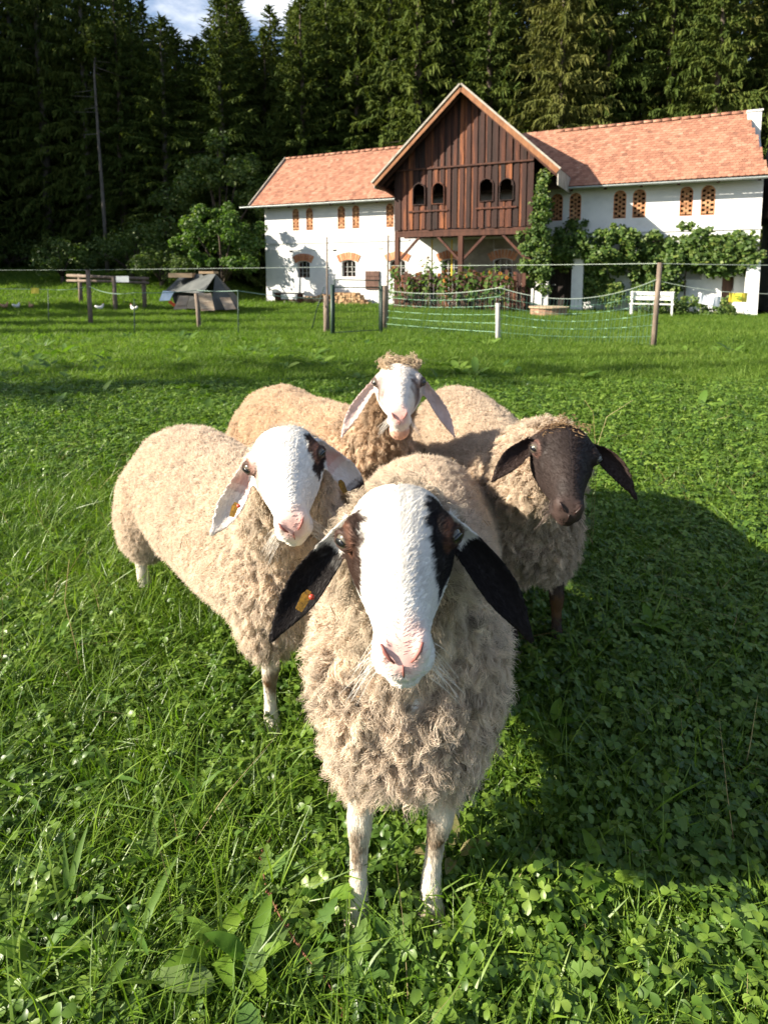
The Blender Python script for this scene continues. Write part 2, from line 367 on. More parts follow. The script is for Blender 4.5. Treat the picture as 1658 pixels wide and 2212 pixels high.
def weeds():
    """broad leaved plants of the foreground: each leaf a part"""
    rs = np.random.default_rng(77)
    spots = [(575, 1960, 'toothed'), (545, 2130, 'broad'), (700, 1990, 'broad'), (680, 2075, 'toothed'), (470, 2110, 'broad'), (840, 2080, 'toothed'), (980, 1890, 'yellow'),
             (1010, 2080, 'toothed'), (760, 2140, 'toothed'), (1190, 1600, 'broad'), (1120, 1560, 'broad'), (1480, 1850, 'toothed'), (1570, 2060, 'toothed'), (1300, 1930, 'broad'), (1210, 2150, 'toothed'),
             (330, 1900, 'narrow'), (240, 1720, 'narrow'), (480, 1620, 'narrow'), (150, 1990, 'narrow'), (420, 1760, 'narrow'), (90, 2120, 'broad'), (300, 2080, 'narrow'), (1400, 1380, 'broad'), (1560, 1480, 'toothed'), (1340, 1650, 'toothed'), (60, 1760, 'narrow'), (500, 2200, 'dock'), (230, 1560, 'toothed'), (120, 1420, 'broad')]
    words = {'toothed': 'low pale green plant with lobed leaves in the foreground clover', 'broad': 'foreground weed with broad oval leaves', 'narrow': 'weed with long narrow upright leaves in the grass on the left', 'yellow': 'fading yellow green leaf rosette right of the front sheep hoof', 'dock': 'large crinkled dock plant with reddish spots at the bottom edge'}
    Mw = {k: leafy('weed_' + k, st, trans=.42, rough=.55, rnd=.7, spec=.22) for k, st in {
        'toothed': [(.2, (.085, .17, .035)), (.8, (.16, .25, .06))], 'broad': [(.2, (.075, .165, .02)), (.8, (.16, .26, .03))], 'narrow': [(.2, (.08, .16, .03)), (.8, (.15, .24, .05))],
        'yellow': [(.2, (.18, .17, .07)), (.8, (.26, .22, .10))], 'dock': [(.2, (.075, .15, .035)), (.8, (.15, .22, .07))]}.items()}
    for u, v, kd in spots:
        r = ray(u, v); t = (.02 - CAM_H) / r.z; p = Vector((0, 0, CAM_H)) + r * t
        where = {575: 'below the left sheep front leg', 545: 'beside the dock at the bottom', 700: 'left of the front sheep left hoof', 680: 'crossed by the reddish stem', 470: 'left of the dock leaves', 840: 'straight below the front sheep hooves', 1010: 'below the front sheep right hoof', 760: 'in the bottom middle', 1190: 'in the sunny patch right of the front sheep', 1120: 'right at the front sheep right flank', 1480: 'at the shadow edge on the right', 1570: 'near the bottom right corner', 1300: 'in the sunlit clover right of the hooves', 1210: 'at the bottom edge right of the middle', 330: 'in the tall grass lower left', 240: 'left of the left sheep front leg', 480: 'just left of the left sheep hoof', 150: 'far left near the bottom', 420: 'in the grass between left sheep and dock', 90: 'in the bottom left corner', 300: 'above the bottom edge on the left', 1400: 'in the middle of the dark shadow on the right', 1560: 'in the shadow near the right edge', 1340: 'in the lower part of the shadow', 60: 'at the left edge, halfway to the bottom', 230: 'left below the left sheep belly', 120: 'at the left edge below the left sheep hind leg'}
        shape = {'toothed': 'pale green weed with lobed leaves', 'broad': 'weed with broad oval leaves', 'narrow': 'weed with long narrow upright leaves'}
        root = empty('weed', (p.x, p.y, 0), rs.random() * 6.28, label=(shape[kd] + ' ' + where[u]) if kd in shape else words[kd], cat='weed', group='broad leaved weeds in the foreground' if kd in ('toothed', 'broad', 'narrow') else None)
        n = {'toothed': 6, 'broad': 5, 'narrow': 5, 'yellow': 4, 'dock': 3}[kd]; L0 = {'toothed': .045, 'broad': .062, 'narrow': .10, 'yellow': .06, 'dock': .11}[kd]; wr = {'toothed': .62, 'broad': .42, 'narrow': .13, 'yellow': .5, 'dock': .42}[kd]
        for i in range(n):
            V = []; F = []; a = 6.283 * i / n + rs.normal() * .35; L = L0 * rs.uniform(.7, 1.25); el = {'narrow': 1.0, 'dock': .35}.get(kd, .65) * rs.uniform(.5, 1.3)
            d = Vector((math.cos(a) * math.cos(el), math.sin(a) * math.cos(el), math.sin(el))); up = Vector((-math.cos(a) * math.sin(el), -math.sin(a) * math.sin(el), math.cos(el)))
            sd = d.cross(up); c0 = Vector((0, 0, .056)); st = .3 * L if kd != 'narrow' else 0; seg = 9
            for k in range(seg + 1):
                q = k / seg; pr = math.sin(math.pi * min(1, q * .93 + .05) ** .8) ** .75
                if kd in ('toothed', 'dock'): pr *= 1 - (.42 if kd == 'toothed' else .14) * (k % 2) + rs.normal() * .04
                hw = L * wr / 2 * pr; c = c0 + d * (st + L * q) - up * ((.5 if kd == 'narrow' else .4) * L * q * q) + up * .03 * L * math.sin(q * 19) * rs.random()
                V += [c - sd * hw + up * hw * .3, c, c + sd * hw + up * hw * .3]
            for k in range(seg):
                b = 3 * k; F += [(b, b + 1, b + 4, b + 3), (b + 1, b + 2, b + 5, b + 4)]
            if st:
                b = len(V); V += [Vector((0, 0, 0)) - sd * .0012, Vector((0, 0, 0)) + sd * .0012, c0 + d * st + sd * .001, c0 + d * st - sd * .001]; F.append((b, b + 1, b + 2, b + 3))
            me = fastmesh('leaf', [tuple(x) for x in V], F, Mw[kd], smooth=True, attrs={'tone': [rs.random()] * len(F)}); mobj('leaf', me, root)
weeds()
def bramble():
    M = plain('reddish_stem', (.16, .06, .03), .7); m = MB(); pts = []
    for u, v, z in ((590, 1800, .06), (562, 1850, .07), (575, 1920, .075), (610, 1990, .075), (655, 2060, .07), (700, 2110, .06), (735, 2170, .05), (760, 2260, .04)):
        r = ray(u, v); t = (z - CAM_H) / r.z; pts.append(Vector((0, 0, CAM_H)) + r * t)
    m.tube(pts, .0014, 5)
    rs = random.Random(4)
    for i in range(60):
        k = rs.randrange(len(pts) - 1); q = pts[k].lerp(pts[k + 1], rs.random()); m.ball(q + Vector((rs.uniform(-.003, .003), rs.uniform(-.003, .003), rs.uniform(-.002, .003))), .0022, nu=5, nv=4)
    m.build('dry_stem', M, smooth=True, label='thin reddish brown seed stem lying in the foreground grass', cat='stem')
    for lab, pp in (('thin straw stalk standing in the grass far left of the sheep', ((150, 1210, 1.9), (140, 1300, 1.85), (165, 1400, 1.8))), ('pale grass stem rising right of the dark faced sheep', ((1365, 865, 2.6), (1310, 900, 2.6), (1290, 960, 2.6))), ('second pale stem leaning towards the dark faced sheep', ((1262, 865, 2.7), (1280, 890, 2.7), (1285, 960, 2.7)))):
        m = MB(); m.tube([P(*q) for q in pp] + [Vector((P(*pp[-1]).x, P(*pp[-1]).y + .02, 0))], [.0006, .0008, .001, .001], 5)
        for i in range(12): m.ball(P(*pp[0]).lerp(P(*pp[1]), i / 14), .0016, nu=5, nv=4)
        m.build('grass_stem', M_dry, smooth=True, label=lab, cat='stem')
bramble()
# ------------------------------------------------------------------ trees
M_bark = noisy('bark', [(.3, (.035, .026, .02)), (.7, (.11, .085, .065))], scale=2, stretch=(6, 6, 1), rough=.9, bump=.5)
M_pale = noisy('pale_bark', [(.3, (.055, .05, .042)), (.7, (.13, .115, .10))], scale=2, stretch=(4, 4, 1), rough=.9)
SP = [(.1, (.036, .056, .014)), (.4, (.056, .084, .018)), (.65, (.085, .112, .024)), (.9, (.12, .14, .034))]
M_spruce = leafy('spruce_needles', SP, trans=.28, rough=.7, wscale=.25, rnd=.5, spec=.06, tcol=(1.1, 1.1, .6))
M_spruce2 = leafy('spruce_needles_yellow', [(.1, (.058, .070, .018)), (.5, (.095, .108, .028)), (.8, (.14, .14, .04)), (.95, (.20, .14, .06))], trans=.28, rough=.7, wscale=.3, rnd=.5, spec=.06, tcol=(1.1, 1.1, .6))
M_broad = leafy('broad_leaf', [(.1, (.028, .065, .014)), (.45, (.060, .115, .024)), (.7, (.10, .165, .035)), (.95, (.17, .19, .06))], trans=.35, rough=.5, wscale=.9, rnd=.6)
M_broad2 = leafy('broad_leaf_dark', [(.1, (.028, .056, .013)), (.45, (.058, .096, .020)), (.7, (.092, .135, .030)), (.95, (.14, .15, .05))], trans=.25, rough=.55, wscale=.7, rnd=.6)
M_vine = leafy('vine_leaf', [(.1, (.030, .065, .015)), (.45, (.065, .115, .025)), (.7, (.11, .165, .035)), (.95, (.22, .23, .06))], trans=.36, rough=.5, wscale=1.2, rnd=.6)
def spruce_mesh(seed, mat, H=20., Rm=2.9, nwh=38, dens=1.0, open_=0.):
    """crown: whorls of drooping boughs, each hung with needle sprays (two-sided narrow leaves)"""
    rs = np.random.default_rng(seed); V = []; F = []; T = []
    def spray(c, d, L, wd, tn):
        sd = Vector((rs.normal(), rs.normal(), rs.normal() * .5)); sd = (sd - d * sd.dot(d)).normalized(); b = len(V)
        V.extend([tuple(c - sd * wd * .35), tuple(c + sd * wd * .35), tuple(c + d * L * .55 + sd * wd * .5), tuple(c + d * L * .55 - sd * wd * .5), tuple(c + d * L)])
        F.append((b, b + 1, b + 2, b + 3)); F.append((b + 3, b + 2, b + 4, b + 4)); T.extend([tn, tn])
    z0 = H * .05
    for i in range(nwh):
        q = i / (nwh - 1); z = z0 + (H - z0) * (1 - (1 - q) ** 1.08)
        rad = Rm * (1 - q) ** .78 * (1 - .25 * math.exp(-q * 12)) + .12
        nb = int((10 if q < .8 else 6) * dens); a0 = rs.random() * 6.28
        for j in range(nb):
            if rs.random() < open_: continue
            a = a0 + 6.283 * j / nb + rs.normal() * .22; L = rad * rs.uniform(.5, 1.18); up0 = .25 + .5 * q + rs.normal() * .1
            dx, dy = math.cos(a), math.sin(a); zz = z + rs.normal() * H * .006; bt = rs.random()
            ns = max(6, int(L * 13 * dens))
            for k in range(ns):
                t = (k + rs.random()) / ns; t = t ** .75
                r = L * t; droop = up0 * r - .62 * r * r / max(L, .8) * (1.15 - q * .6) + (.14 * L * max(0, t - .7))
                c = Vector((dx * r, dy * r, zz + droop)); tn = (bt * .55 + rs.random() * .45)
                for sgn in (-1, 1):
                    dr = Vector((dx * .55 - dy * sgn * .8, dy * .55 + dx * sgn * .8, -.45 - 1.1 * rs.random())).normalized()
                    spray(c, dr, (.16 + .22 * (1 - t) * min(1, L / 2)) * rs.uniform(.6, 1.4), .045 + .04 * rs.random(), tn)
                if rs.random() < .95: spray(c, Vector((dx * .3 + rs.normal() * .2, dy * .3 + rs.normal() * .2, -1)).normalized(), rs.uniform(.25, .6) * min(1, .3 + L / 2.5), .07, tn)
            spray(Vector((dx * L * .85, dy * L * .85, zz + up0 * L * .85 - .45 * L * .8)), Vector((dx, dy, .35)).normalized(), .4, .08, bt)
    for k in range(8): spray(Vector((0, 0, H - .6)), Vector((rs.normal() * .25, rs.normal() * .25, 1)).normalized(), .8, .1, rs.random())
    V = np.array(V); F4 = [f for f in F if f[2] != f[3]]
    me = bpy.data.meshes.new('spruce_crown'); me.from_pydata(V.tolist(), [], [f if f[2] != f[3] else f[:3] for f in F]); me.update(); me.materials.append(mat)
    a = me.attributes.new('tone', 'FLOAT', 'FACE'); a.data.foreach_set('value', np.array(T, dtype=np.float32))
    return me
def trunk_mesh(H, r, seed, mat, lean=0.):
    rs = random.Random(seed); m = MB(); k = 9
    pts = [Vector((rs.uniform(-.06, .06) + lean * i / k, rs.uniform(-.06, .06), H * i / k - .3 * (i == 0))) for i in range(k + 1)]
    m.tube(pts, [r * (1 - .93 * i / k) + (.25 * r if i == 0 else 0) for i in range(k + 1)], 9)
    for i in range(14):
        z = H * rs.uniform(.08, .6); a = rs.random() * 6.28; L = rs.uniform(.5, 1.5); m.tube([(0, 0, z), (math.cos(a) * L, math.sin(a) * L, z - .25 * L)], [.03, .008], 4)
    return m.mesh('trunk', mat, True)
def broad_mesh(seed, mat, rx, rz, nl, leaf, lobes=14, low=.1, rr=(.22, .40)):
    """leaf cloud in uneven clumps on radial limbs"""
    rs = np.random.default_rng(seed); cl = []
    for i in range(lobes):
        a = rs.random() * 6.28; e = math.asin(rs.uniform(-.35, 1)); r = rs.uniform(.45, 1.22 - rr[1])
        cl.append((np.array([math.cos(a) * math.cos(e) * r * rx, math.sin(a) * math.cos(e) * r * rx, (math.sin(e) * r * .5 + .5) * rz * 1.02]), rs.uniform(*rr) * rx))
    V = np.zeros((nl * 4, 3)); T = np.zeros(nl)
    for i in range(nl):
        c, r = cl[rs.integers(lobes)]; d = rs.normal(size=3); d /= np.linalg.norm(d); p = c + d * r * rs.random() ** .4 * np.array([1, 1, .85]); p[2] = max(p[2], low * rz * rs.random())
        nrm = d * .6 + np.array([0, 0, .5]) + rs.normal(size=3) * .5; nrm /= np.linalg.norm(nrm)
        e = np.cross(nrm, rs.normal(size=3)); e /= np.linalg.norm(e); f = np.cross(nrm, e); L = leaf * rs.uniform(.6, 1.3); wd = L * .62
        V[4 * i:4 * i + 4] = [p - e * L / 2, p + f * wd / 2 + e * L * .1, p + e * L / 2 - nrm * L * .12, p - f * wd / 2 + e * L * .1]; T[i] = rs.random()
    F = np.arange(nl * 4).reshape(nl, 4)
    return fastmesh('crown', V, F, mat, attrs={'tone': T}), cl
def limb_mesh(cl, rz, mat, r0=.16):
    m = MB(); base = Vector((0, 0, -.3)); fork = Vector((0, 0, rz * .22)); m.tube([base, fork * .5, fork], [r0 * 1.2, r0, r0 * .8], 8)
    for c, r in cl[:9]:
        e = Vector(c); mid = fork.lerp(e, .5) + Vector((0, 0, .15)); m.tube([fork - Vector((0, 0, .1)), mid, e], [r0 * .55, r0 * .35, r0 * .12], 6)
    return m.mesh('trunk', mat, True)
def forest():
    rs = random.Random(11)
    crowns = [spruce_mesh(1, M_spruce), spruce_mesh(2, M_spruce, Rm=3.2, nwh=36), spruce_mesh(3, M_spruce, Rm=2.6, nwh=40), spruce_mesh(4, M_spruce2, Rm=3.4, nwh=37), spruce_mesh(5, M_spruce, nwh=30, dens=.75, open_=.45)]
    trunks = [trunk_mesh(20, .26, i, M_bark if i < 2 else M_pale) for i in range(3)]
    n = 0
    def tree(x, y, H, ci, ti, label, grp, name='spruce_tree', wide=1.):
        root = empty(name, (x, y, gz(x, y) - .3), rs.random() * 6.28, label=label, cat='tree', group=grp)
        k = H / 20.; kw = k * wide
        mobj('trunk', trunks[ti], root, sc=(kw, kw, k)); mobj('crown', crowns[ci], root, sc=(kw, kw, k)); return root
    def sky_cap(u):   # tree line of the photograph, picture rows
        pts = [(-300, -400), (200, -260), (275, -60), (300, 5), (345, 30), (375, 62), (400, 72), (430, 66), (455, 84), (480, 40), (510, -30), (545, 55), (565, 75), (600, 20), (640, 45), (665, -10), (690, -120), (800, -260), (2500, -300)]
        for a, b in zip(pts, pts[1:]):
            if a[0] <= u <= b[0]: return a[1] + (b[1] - a[1]) * (u - a[0]) / (b[0] - a[0])
        return -300
    placed = []; info = []
    def try_place(x, y, mind, zone):
        nonlocal n
        for a, b in placed:
            if (a - x) ** 2 + (b - y) ** 2 < mind * mind: return
        u, v, d = proj((x, y, 0))
        if u < -450 or u > 2150: return
        gap = 280 < u < 720
        z0 = gz(x, y)
        v_top = sky_cap(u) + rs.uniform(-5, 45) * (1 if u < 700 else 2)
        e = (CV - v_top) / FPX; H = CAM_H + d * (e * math.cos(PITCH) - math.sin(PITCH)) - z0
        H = min(H, rs.uniform(22, 29)); 
        if H < 5: return
        placed.append((x, y)); n += 1
        lit = x > -9
        ci = 3 if (x > 9 and rs.random() < .55) else rs.randrange(3)
        if u < 430: lab, g = 'dark spruce in the shaded forest left of the bushes', 'spruces in the shaded left part of the forest'
        elif u < 800: lab, g = 'sunlit spruce behind the left wing of the barn', 'spruces behind the left wing'
        elif u < 1200: lab, g = 'sunlit spruce rising behind the wooden gable', 'spruces behind the wooden gable'
        else: lab, g = 'yellowish sunlit conifer behind the right wing of the barn', 'conifers behind the right wing'
        info.append((tree(x, y, H, ci, rs.randrange(3), lab, g, wide=rs.uniform(1.0, 1.3) * max(1., 20 / max(H, 10) * .95) * (1.25 if gap else 1)), g, u, d, ci == 3))
    # rows parallel to the back of the house
    for row, q in enumerate((11.5, 15, 19, 24, 30)):
        s = -3.5 if row < 1 else -9
        while s < 27:
            p = HL + HE * (s + rs.uniform(-.8, .8)) + HI * (q + rs.uniform(-1.2, 1.2)); try_place(p.x, p.y, 1.9 if s < 4 else 2.3, 0); s += (2.2 if s < 4 else 3.0) if row < 3 else (2.6 if s < 4 else 3.8)
    for k in range(26):
        p = P(rs.uniform(280, 400), 560, rs.uniform(43, 60)); try_place(p.x, p.y, 1.4, 0)
    for k in range(46):
        p = P(rs.uniform(370, 720), 560, rs.uniform(39, 58)); try_place(p.x, p.y, 1.5, 0)
    # the shaded wood on the left
    for row, y in enumerate((38.5, 42, 46, 51)):
        x = -44.
        while x < -8.5:
            try_place(x + rs.uniform(-.9, .9), y + rs.uniform(-1.3, 1.3) - .10 * (x + 10), 2.4, 1); x += 3.1 if row < 2 else 3.8
    NTH = 'first second third fourth fifth sixth seventh eighth ninth tenth eleventh twelfth thirteenth fourteenth'.split()
    for g in sorted(set(i[1] for i in info)):
        mem = sorted([i for i in info if i[1] == g], key=lambda i: i[3]); front = sorted(mem[:min(14, (len(mem) + 1) // 2)], key=lambda i: i[2])
        for k, i in enumerate(front):
            kind = 'yellowish conifer' if i[4] else ('dark spruce' if 'shaded' in g else 'sunlit spruce')
            i[0]['label'] = kind + ' ' + NTH[k] + ' from left, front row of ' + ('the shaded left forest' if 'shaded' in g else g.replace('spruces ', 'trees ').replace('conifers ', 'trees '))
        for i in mem:
            if i not in front: i[0]['label'] = 'half hidden conifer in rear rows of ' + ('the shaded left forest' if 'shaded' in g else g.replace('spruces ', 'trees ').replace('conifers ', 'trees ')); i[0]['group'] = 'rear rows of ' + g
    # wood edge left of the picture, it shades the left wood and the meadow strip
    for x, y, H, wd in ((-13.5, 4.0, 11, 1.35), (-17.0, 4.6, 12, 1.2), (-20, 2.9, 13, 1.1), (-20.5, 10.8, 11, 1.0), (-21, 14.0, 11.5, 1.1), (-22, 17.3, 12, 1.1), (-20.5, 20.2, 11, 1.0), (-28, 28.5, 22, 1.3), (-25, 31.5, 22, 1.3), (-27, 37, 24, 1.4), (-31, 34, 26, 1.4), (-33, 39, 27, 1.4), (-36, 36, 27, 1.4), (-29, 41.5, 26, 1.4), (-37, 42, 28, 1.4), (-40, 38, 28, 1.4)):
        tree(x, y, H, 4 if y < 6 else rs.randrange(3), 0, 'spruce at the wood edge left of the meadow', 'spruces at the wood edge on the left', wide=wd)
    # pale dead trunk in the dark wood
    root = empty('dead_pine', (0, 0, 0), label='tall bare pale trunk in the dark forest on the left', cat='tree')
    m = MB(); pts = [P(228, 482, 35), P(222, 420, 35.2), P(213, 300, 35.4), (P(204, 165, 35.6)), P(206, 60, 36)]; pts[0] = Vector((pts[0].x, pts[0].y, gz(pts[0].x, pts[0].y) - .2)); m.tube(pts, [.12, .105, .085, .065, .04], 8)
    for i in range(16):
        q = pts[2].lerp(pts[4], rs.random()); a = rs.random() * 6.28; m.tube([q, q + Vector((math.cos(a), math.sin(a), -.2)) * rs.uniform(.6, 1.8)], [.03, .008], 4)
    m.build('trunk', M_pale, root, True)
    me, cl = broad_mesh(91, M_spruce, 1.6, 3.4, 2600, .24, 9); o = mobj('crown', me, root, loc=P(205, 60, 36) - Vector((0, 0, 3.0)))
    def broad(name, label, u, v, d, rx, rz, nl, leaf, seed, mat, sc=(1, 1, 1), cat='tree', sink=.1, zz=None, lobes=14, rr=(.22, .40)):
        q = P(u, v, d); z = gz(q.x, q.y) if zz is None else zz; root = empty(name, (q.x, q.y, z - sink), seed, label=label, cat=cat)
        me, cl = broad_mesh(seed, mat, rx, rz, nl, leaf, lobes, rr=rr); mobj('crown', me, root, sc=sc); mobj('trunk', limb_mesh(cl, rz, M_bark, .05 + rx * .03), root, sc=sc)
    broad('hazel_bush', 'bright green leafy bush at the left corner of the white barn', 483, 640, 28.2, 2.25, 4.75, 11000, .16, 31, M_broad, lobes=46, rr=(.10, .27))
    broad('broadleaf_tree', 'round dark green deciduous tree behind the bright bush', 480, 560, 35, 4.0, 8.4, 12000, .22, 32, M_broad2, lobes=48, rr=(.10, .26))
    broad('broadleaf_tree', 'second deciduous tree just left of the barn roof ridge', 590, 520, 40.5, 3.2, 6.6, 7000, .22, 33, M_broad2, lobes=18)
    broad('shrub', 'dark low shrub at the foot of the shaded forest', 285, 585, 32, 2.6, 2.9, 5000, .16, 34, M_broad2, cat='bush')
    broad('shrub', 'brownish shrub behind the wooden rail frame', 135, 590, 30, 1.6, 2.6, 3500, .15, 35, M_broad2, cat='bush')
    broad('shrub', 'shrub filling the gap between rail frame and tent', 350, 600, 30, 2.2, 2.0, 3500, .15, 36, M_broad2, cat='bush')
    broad('shrub', 'shaded shrub at the left edge of the forest floor', 20, 560, 38, 3, 2.5, 3500, .18, 37, M_broad2, cat='bush')
forest()
# ------------------------------------------------------------------ barn
M_white = noisy('white_limewash', [(.25, (.46, .47, .48)), (.45, (.60, .605, .61)), (.7, (.68, .68, .67))], scale=1.3, detail=9, rough=.9, spec=.15, bump=.25, bscale=14)
M_tile = noisy('clay_tile', [(.1, (.15, .070, .048)), (.4, (.26, .120, .078)), (.62, (.33, .165, .108)), (.9, (.38, .23, .165))], scale=2.2, detail=8, rough=.85, spec=.2, tone=.36, bump=.3, bscale=25)
M_brick = noisy('brick', [(.2, (.30, .11, .05)), (.5, (.48, .20, .10)), (.8, (.58, .31, .18))], scale=6, rough=.9, tone=.5, bump=.3)
M_lbrick = noisy('lattice_brick', [(.2, (.20, .09, .045)), (.5, (.36, .18, .09)), (.8, (.48, .28, .15))], scale=6, rough=.9, tone=.4)
M_plank = noisy('weathered_plank', [(.12, (.012, .006, .005)), (.42, (.038, .014, .010)), (.64, (.075, .025, .014)), (.86, (.23, .078, .030))], scale=1.6, detail=9, rough=.75, stretch=(7, 7, .55), tone=.62, bump=.4, bscale=9)
M_beam = noisy('dark_beam', [(.3, (.035, .014, .010)), (.7, (.095, .038, .024))], scale=2, rough=.8, stretch=(5, 5, .6))
M_rake = noisy('barge_board', [(.3, (.16, .065, .03)), (.7, (.30, .14, .065))], scale=3, rough=.8, stretch=(2, 2, .8))
M_grey = noisy('grey_board', [(.3, (.22, .20, .17)), (.7, (.42, .39, .34))], scale=3, rough=.85)
M_zinc = noisy('zinc', [(.3, (.30, .33, .33)), (.7, (.45, .48, .47))], scale=3, rough=.5, metal=.3)
M_dark = plain('dark_inside', (.012, .010, .009), .9, .1)
M_glass, _nt, _o = new_mat('window_glass')
_b = N(_nt, 'ShaderNodeBsdfPrincipled'); _b.inputs['Base Color'].default_value = (.012, .014, .016, 1); _b.inputs['Roughness'].default_value = .12; _b.inputs['Specular IOR Level'].default_value = .5; _nt.links.new(_b.outputs[0], _o.inputs[0])
M_bar = plain('window_bar', (.42, .41, .39), .6)
M_door = noisy('dark_door', [(.3, (.012, .009, .009)), (.7, (.035, .024, .020))], scale=2, rough=.7, stretch=(6, 6, .5))
M_shut = noisy('brown_shutter', [(.3, (.075, .038, .028)), (.7, (.14, .075, .055))], scale=2, rough=.7, stretch=(8, 8, .8), tone=.3)
M_roofdk = noisy('dark_shingle', [(.3, (.05, .035, .03)), (.7, (.13, .09, .075))], scale=3, rough=.9, tone=.5)
LEN = 20.66; APX, AZ, SL = 10.86, 8.27, .905
def arch_poly(s0, s1, z0, z1, rise, n=10):
    c = (s0 + s1) / 2; hw = (s1 - s0) / 2
    return [(s0, z0), (s1, z0)] + [(c + hw * math.cos(math.pi * i / n), z1 - rise + rise * math.sin(math.pi * i / n)) for i in range(n + 1)]
def boolean_cut(me_solid, mb_cut):
    a = bpy.data.objects.new('solid', me_solid); b = bpy.data.objects.new('cut', mb_cut.mesh('cut')); COL.objects.link(a); COL.objects.link(b)
    md = a.modifiers.new('b', 'BOOLEAN'); md.operation = 'DIFFERENCE'; md.object = b; md.solver = 'EXACT'; md.use_self = True
    dg = bpy.context.evaluated_depsgraph_get(); me = bpy.data.meshes.new_from_object(a.evaluated_get(dg)); bpy.data.objects.remove(a); bpy.data.objects.remove(b); return me
def house():
    rs = random.Random(3)
    H = empty('barn', HL, HROT, label='long white barn with clay tile roof and brown wooden gable', cat='barn')
    up = [(1.63, 1.99), (2.40, 2.77), (4.11, 4.49), (4.88, 5.23), (6.58, 6.94), (13.69, 14.12), (14.37, 14.8), (15.95, 16.39), (16.61, 17.05), (18.16, 18.57), (18.82, 19.26)]
    lo = [(1.86, 2.55, 1.25, 2.02), (4.30, 5.03, 1.30, 2.05), (6.75, 7.5, 1.25, 2.05), (9.2, 9.95, 1.25, 2.05), (11.45, 12.2, 1.25, 2.05)]
    sq = [(16.03, 16.77, 1.38, 1.90, .25), (18.19, 18.98, 1.23, 1.97, .25), (19.62, 19.98, .1, 1.33, .3), (13.66, 14.64, -.2, 2.02, .35)]
    cut = MB()
    for a, b in up: cut.prism(arch_poly(a, b, 3.47, 4.49, (b - a) / 2), -.3, .9)
    for a, b, z0, z1 in lo: cut.prism(arch_poly(a, b, z0, z1, .13), -.3, .32)
    for a, b, z0, z1, d in sq: cut.prism([(a, z0), (b, z0), (b, z1), (a, z1)], -.3, d)
    m = MB()
    prof = [(0, -.4), (5, -.4), (5, 4.68), (2.5, 6.7), (0, 4.68)]
    m.add([(0, y, z) for y, z in prof] + [(LEN, y, z) for y, z in prof], [tuple(range(5)), tuple(range(9, 4, -1))] + [(i, i + 5, (i + 1) % 5 + 5, (i + 1) % 5) for i in range(5)])
    me = boolean_cut(m.mesh('wall'), cut); me.materials.clear(); me.materials.append(M_white); mobj('wall', me, H)
    m = MB(); m.span((-.03, -.04, 2.86), (7.7, .01, 2.93)); m.span((14.9, -.04, 2.94), (LEN + .03, .01, 3.02)); m.build('string_course', M_white, H)
    m = MB(); m.span((-.02, -.025, 2.54), (6.4, .01, 2.58)); m.build('string_course', M_white, H)
    m = MB(); m.span((-.03, -.05, -.4), (LEN + .03, .0, .12)); m.build('plinth', noisy('plinth_render', [(.3, (.30, .29, .27)), (.7, (.5, .49, .46))], scale=2, rough=.95), H)
    for s, z in ((1.52, 2.49), (3.94, 2.51), (6.31, 2.55)):
        m = MB(); m.span((s - .09, -.012, z - .04), (s + .09, .01, z + .04)); m.build('vent', M_dark, H)
    Mshade_ = noisy('painted_shade', [(.3, (.13, .11, .085)), (.5, (.22, .19, .15)), (.7, (.33, .30, .25))], scale=1.6, detail=9, rough=.95, spec=.1)  # gallery shadow on the wall, painted in as darker panels
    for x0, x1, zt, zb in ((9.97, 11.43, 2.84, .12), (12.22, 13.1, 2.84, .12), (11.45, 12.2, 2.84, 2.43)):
        m = MB(); m.span((x0, -.012, zb), (x1, .004, zt)); m.build('painted_shade', Mshade_, H)
    # lattice windows: each brick its own object
    bm1 = MB(); bm1.box((0, 0, 0), (.165, .09, .062)); brick = bm1.mesh('brick', M_lbrick)
    for a, b in up:
        c = (a + b) / 2; f = MB(); pl = arch_poly(a, b, 3.47, 4.49, (b - a) / 2); n = len(pl)
        ins = [(c + (p[0] - c) * .86, 3.98 + (p[1] - 3.98) * .95) for p in pl]
        vs = [(p[0], -.006, p[1]) for p in pl] + [(p[0], -.006, p[1]) for p in ins] + [(p[0], .10, p[1]) for p in pl] + [(p[0], .10, p[1]) for p in ins]
        fs = []
        for i in range(n):
            j = (i + 1) % n; fs += [(i, j, n + j, n + i), (n + i, n + j, 3 * n + j, 3 * n + i)]
        f.add(vs, fs); win = f.build('window', M_brick, H)
        pm = MB(); pm.span((a + .01, .52, 3.5), (b - .01, .54, 4.48)); pm.build('dark_back', M_dark, win)
        w = b - a; nr = 11; dz = .91 / nr
        for r in range(nr):
            z = 3.53 + dz * (r + .5); hw = w / 2 - .03
            if z > 4.49 - w / 2: hw = math.sqrt(max(.0004, (w / 2) ** 2 - (z - 4.49 + w / 2) ** 2)) - .02
            for sgn in ((0,) if r % 2 else (-1, 1)):
                if hw < .05: continue
                L = min(.165, hw * 1.05); x = c + sgn * (hw - L / 2 + .01) if sgn else c
                if sgn and hw < .09: continue
                mobj('brick', brick, win, loc=(x, .05 + rs.uniform(-.01, .01), z), sc=(L / .165, 1, dz * .97 / .062))
    # ground windows with brick arches, bars and panes
    bk = MB(); bk.add([(-.055, -.03, 0), (.055, -.03, 0), (.065, -.03, .34), (-.065, -.03, .34), (-.055, .05, 0), (.055, .05, 0), (.065, .05, .34), (-.065, .05, .34)], [(0, 1, 2, 3), (7, 6, 5, 4), (0, 4, 5, 1), (1, 5, 6, 2), (2, 6, 7, 3), (3, 7, 4, 0)]); bkm = bk.mesh('brick', M_brick)
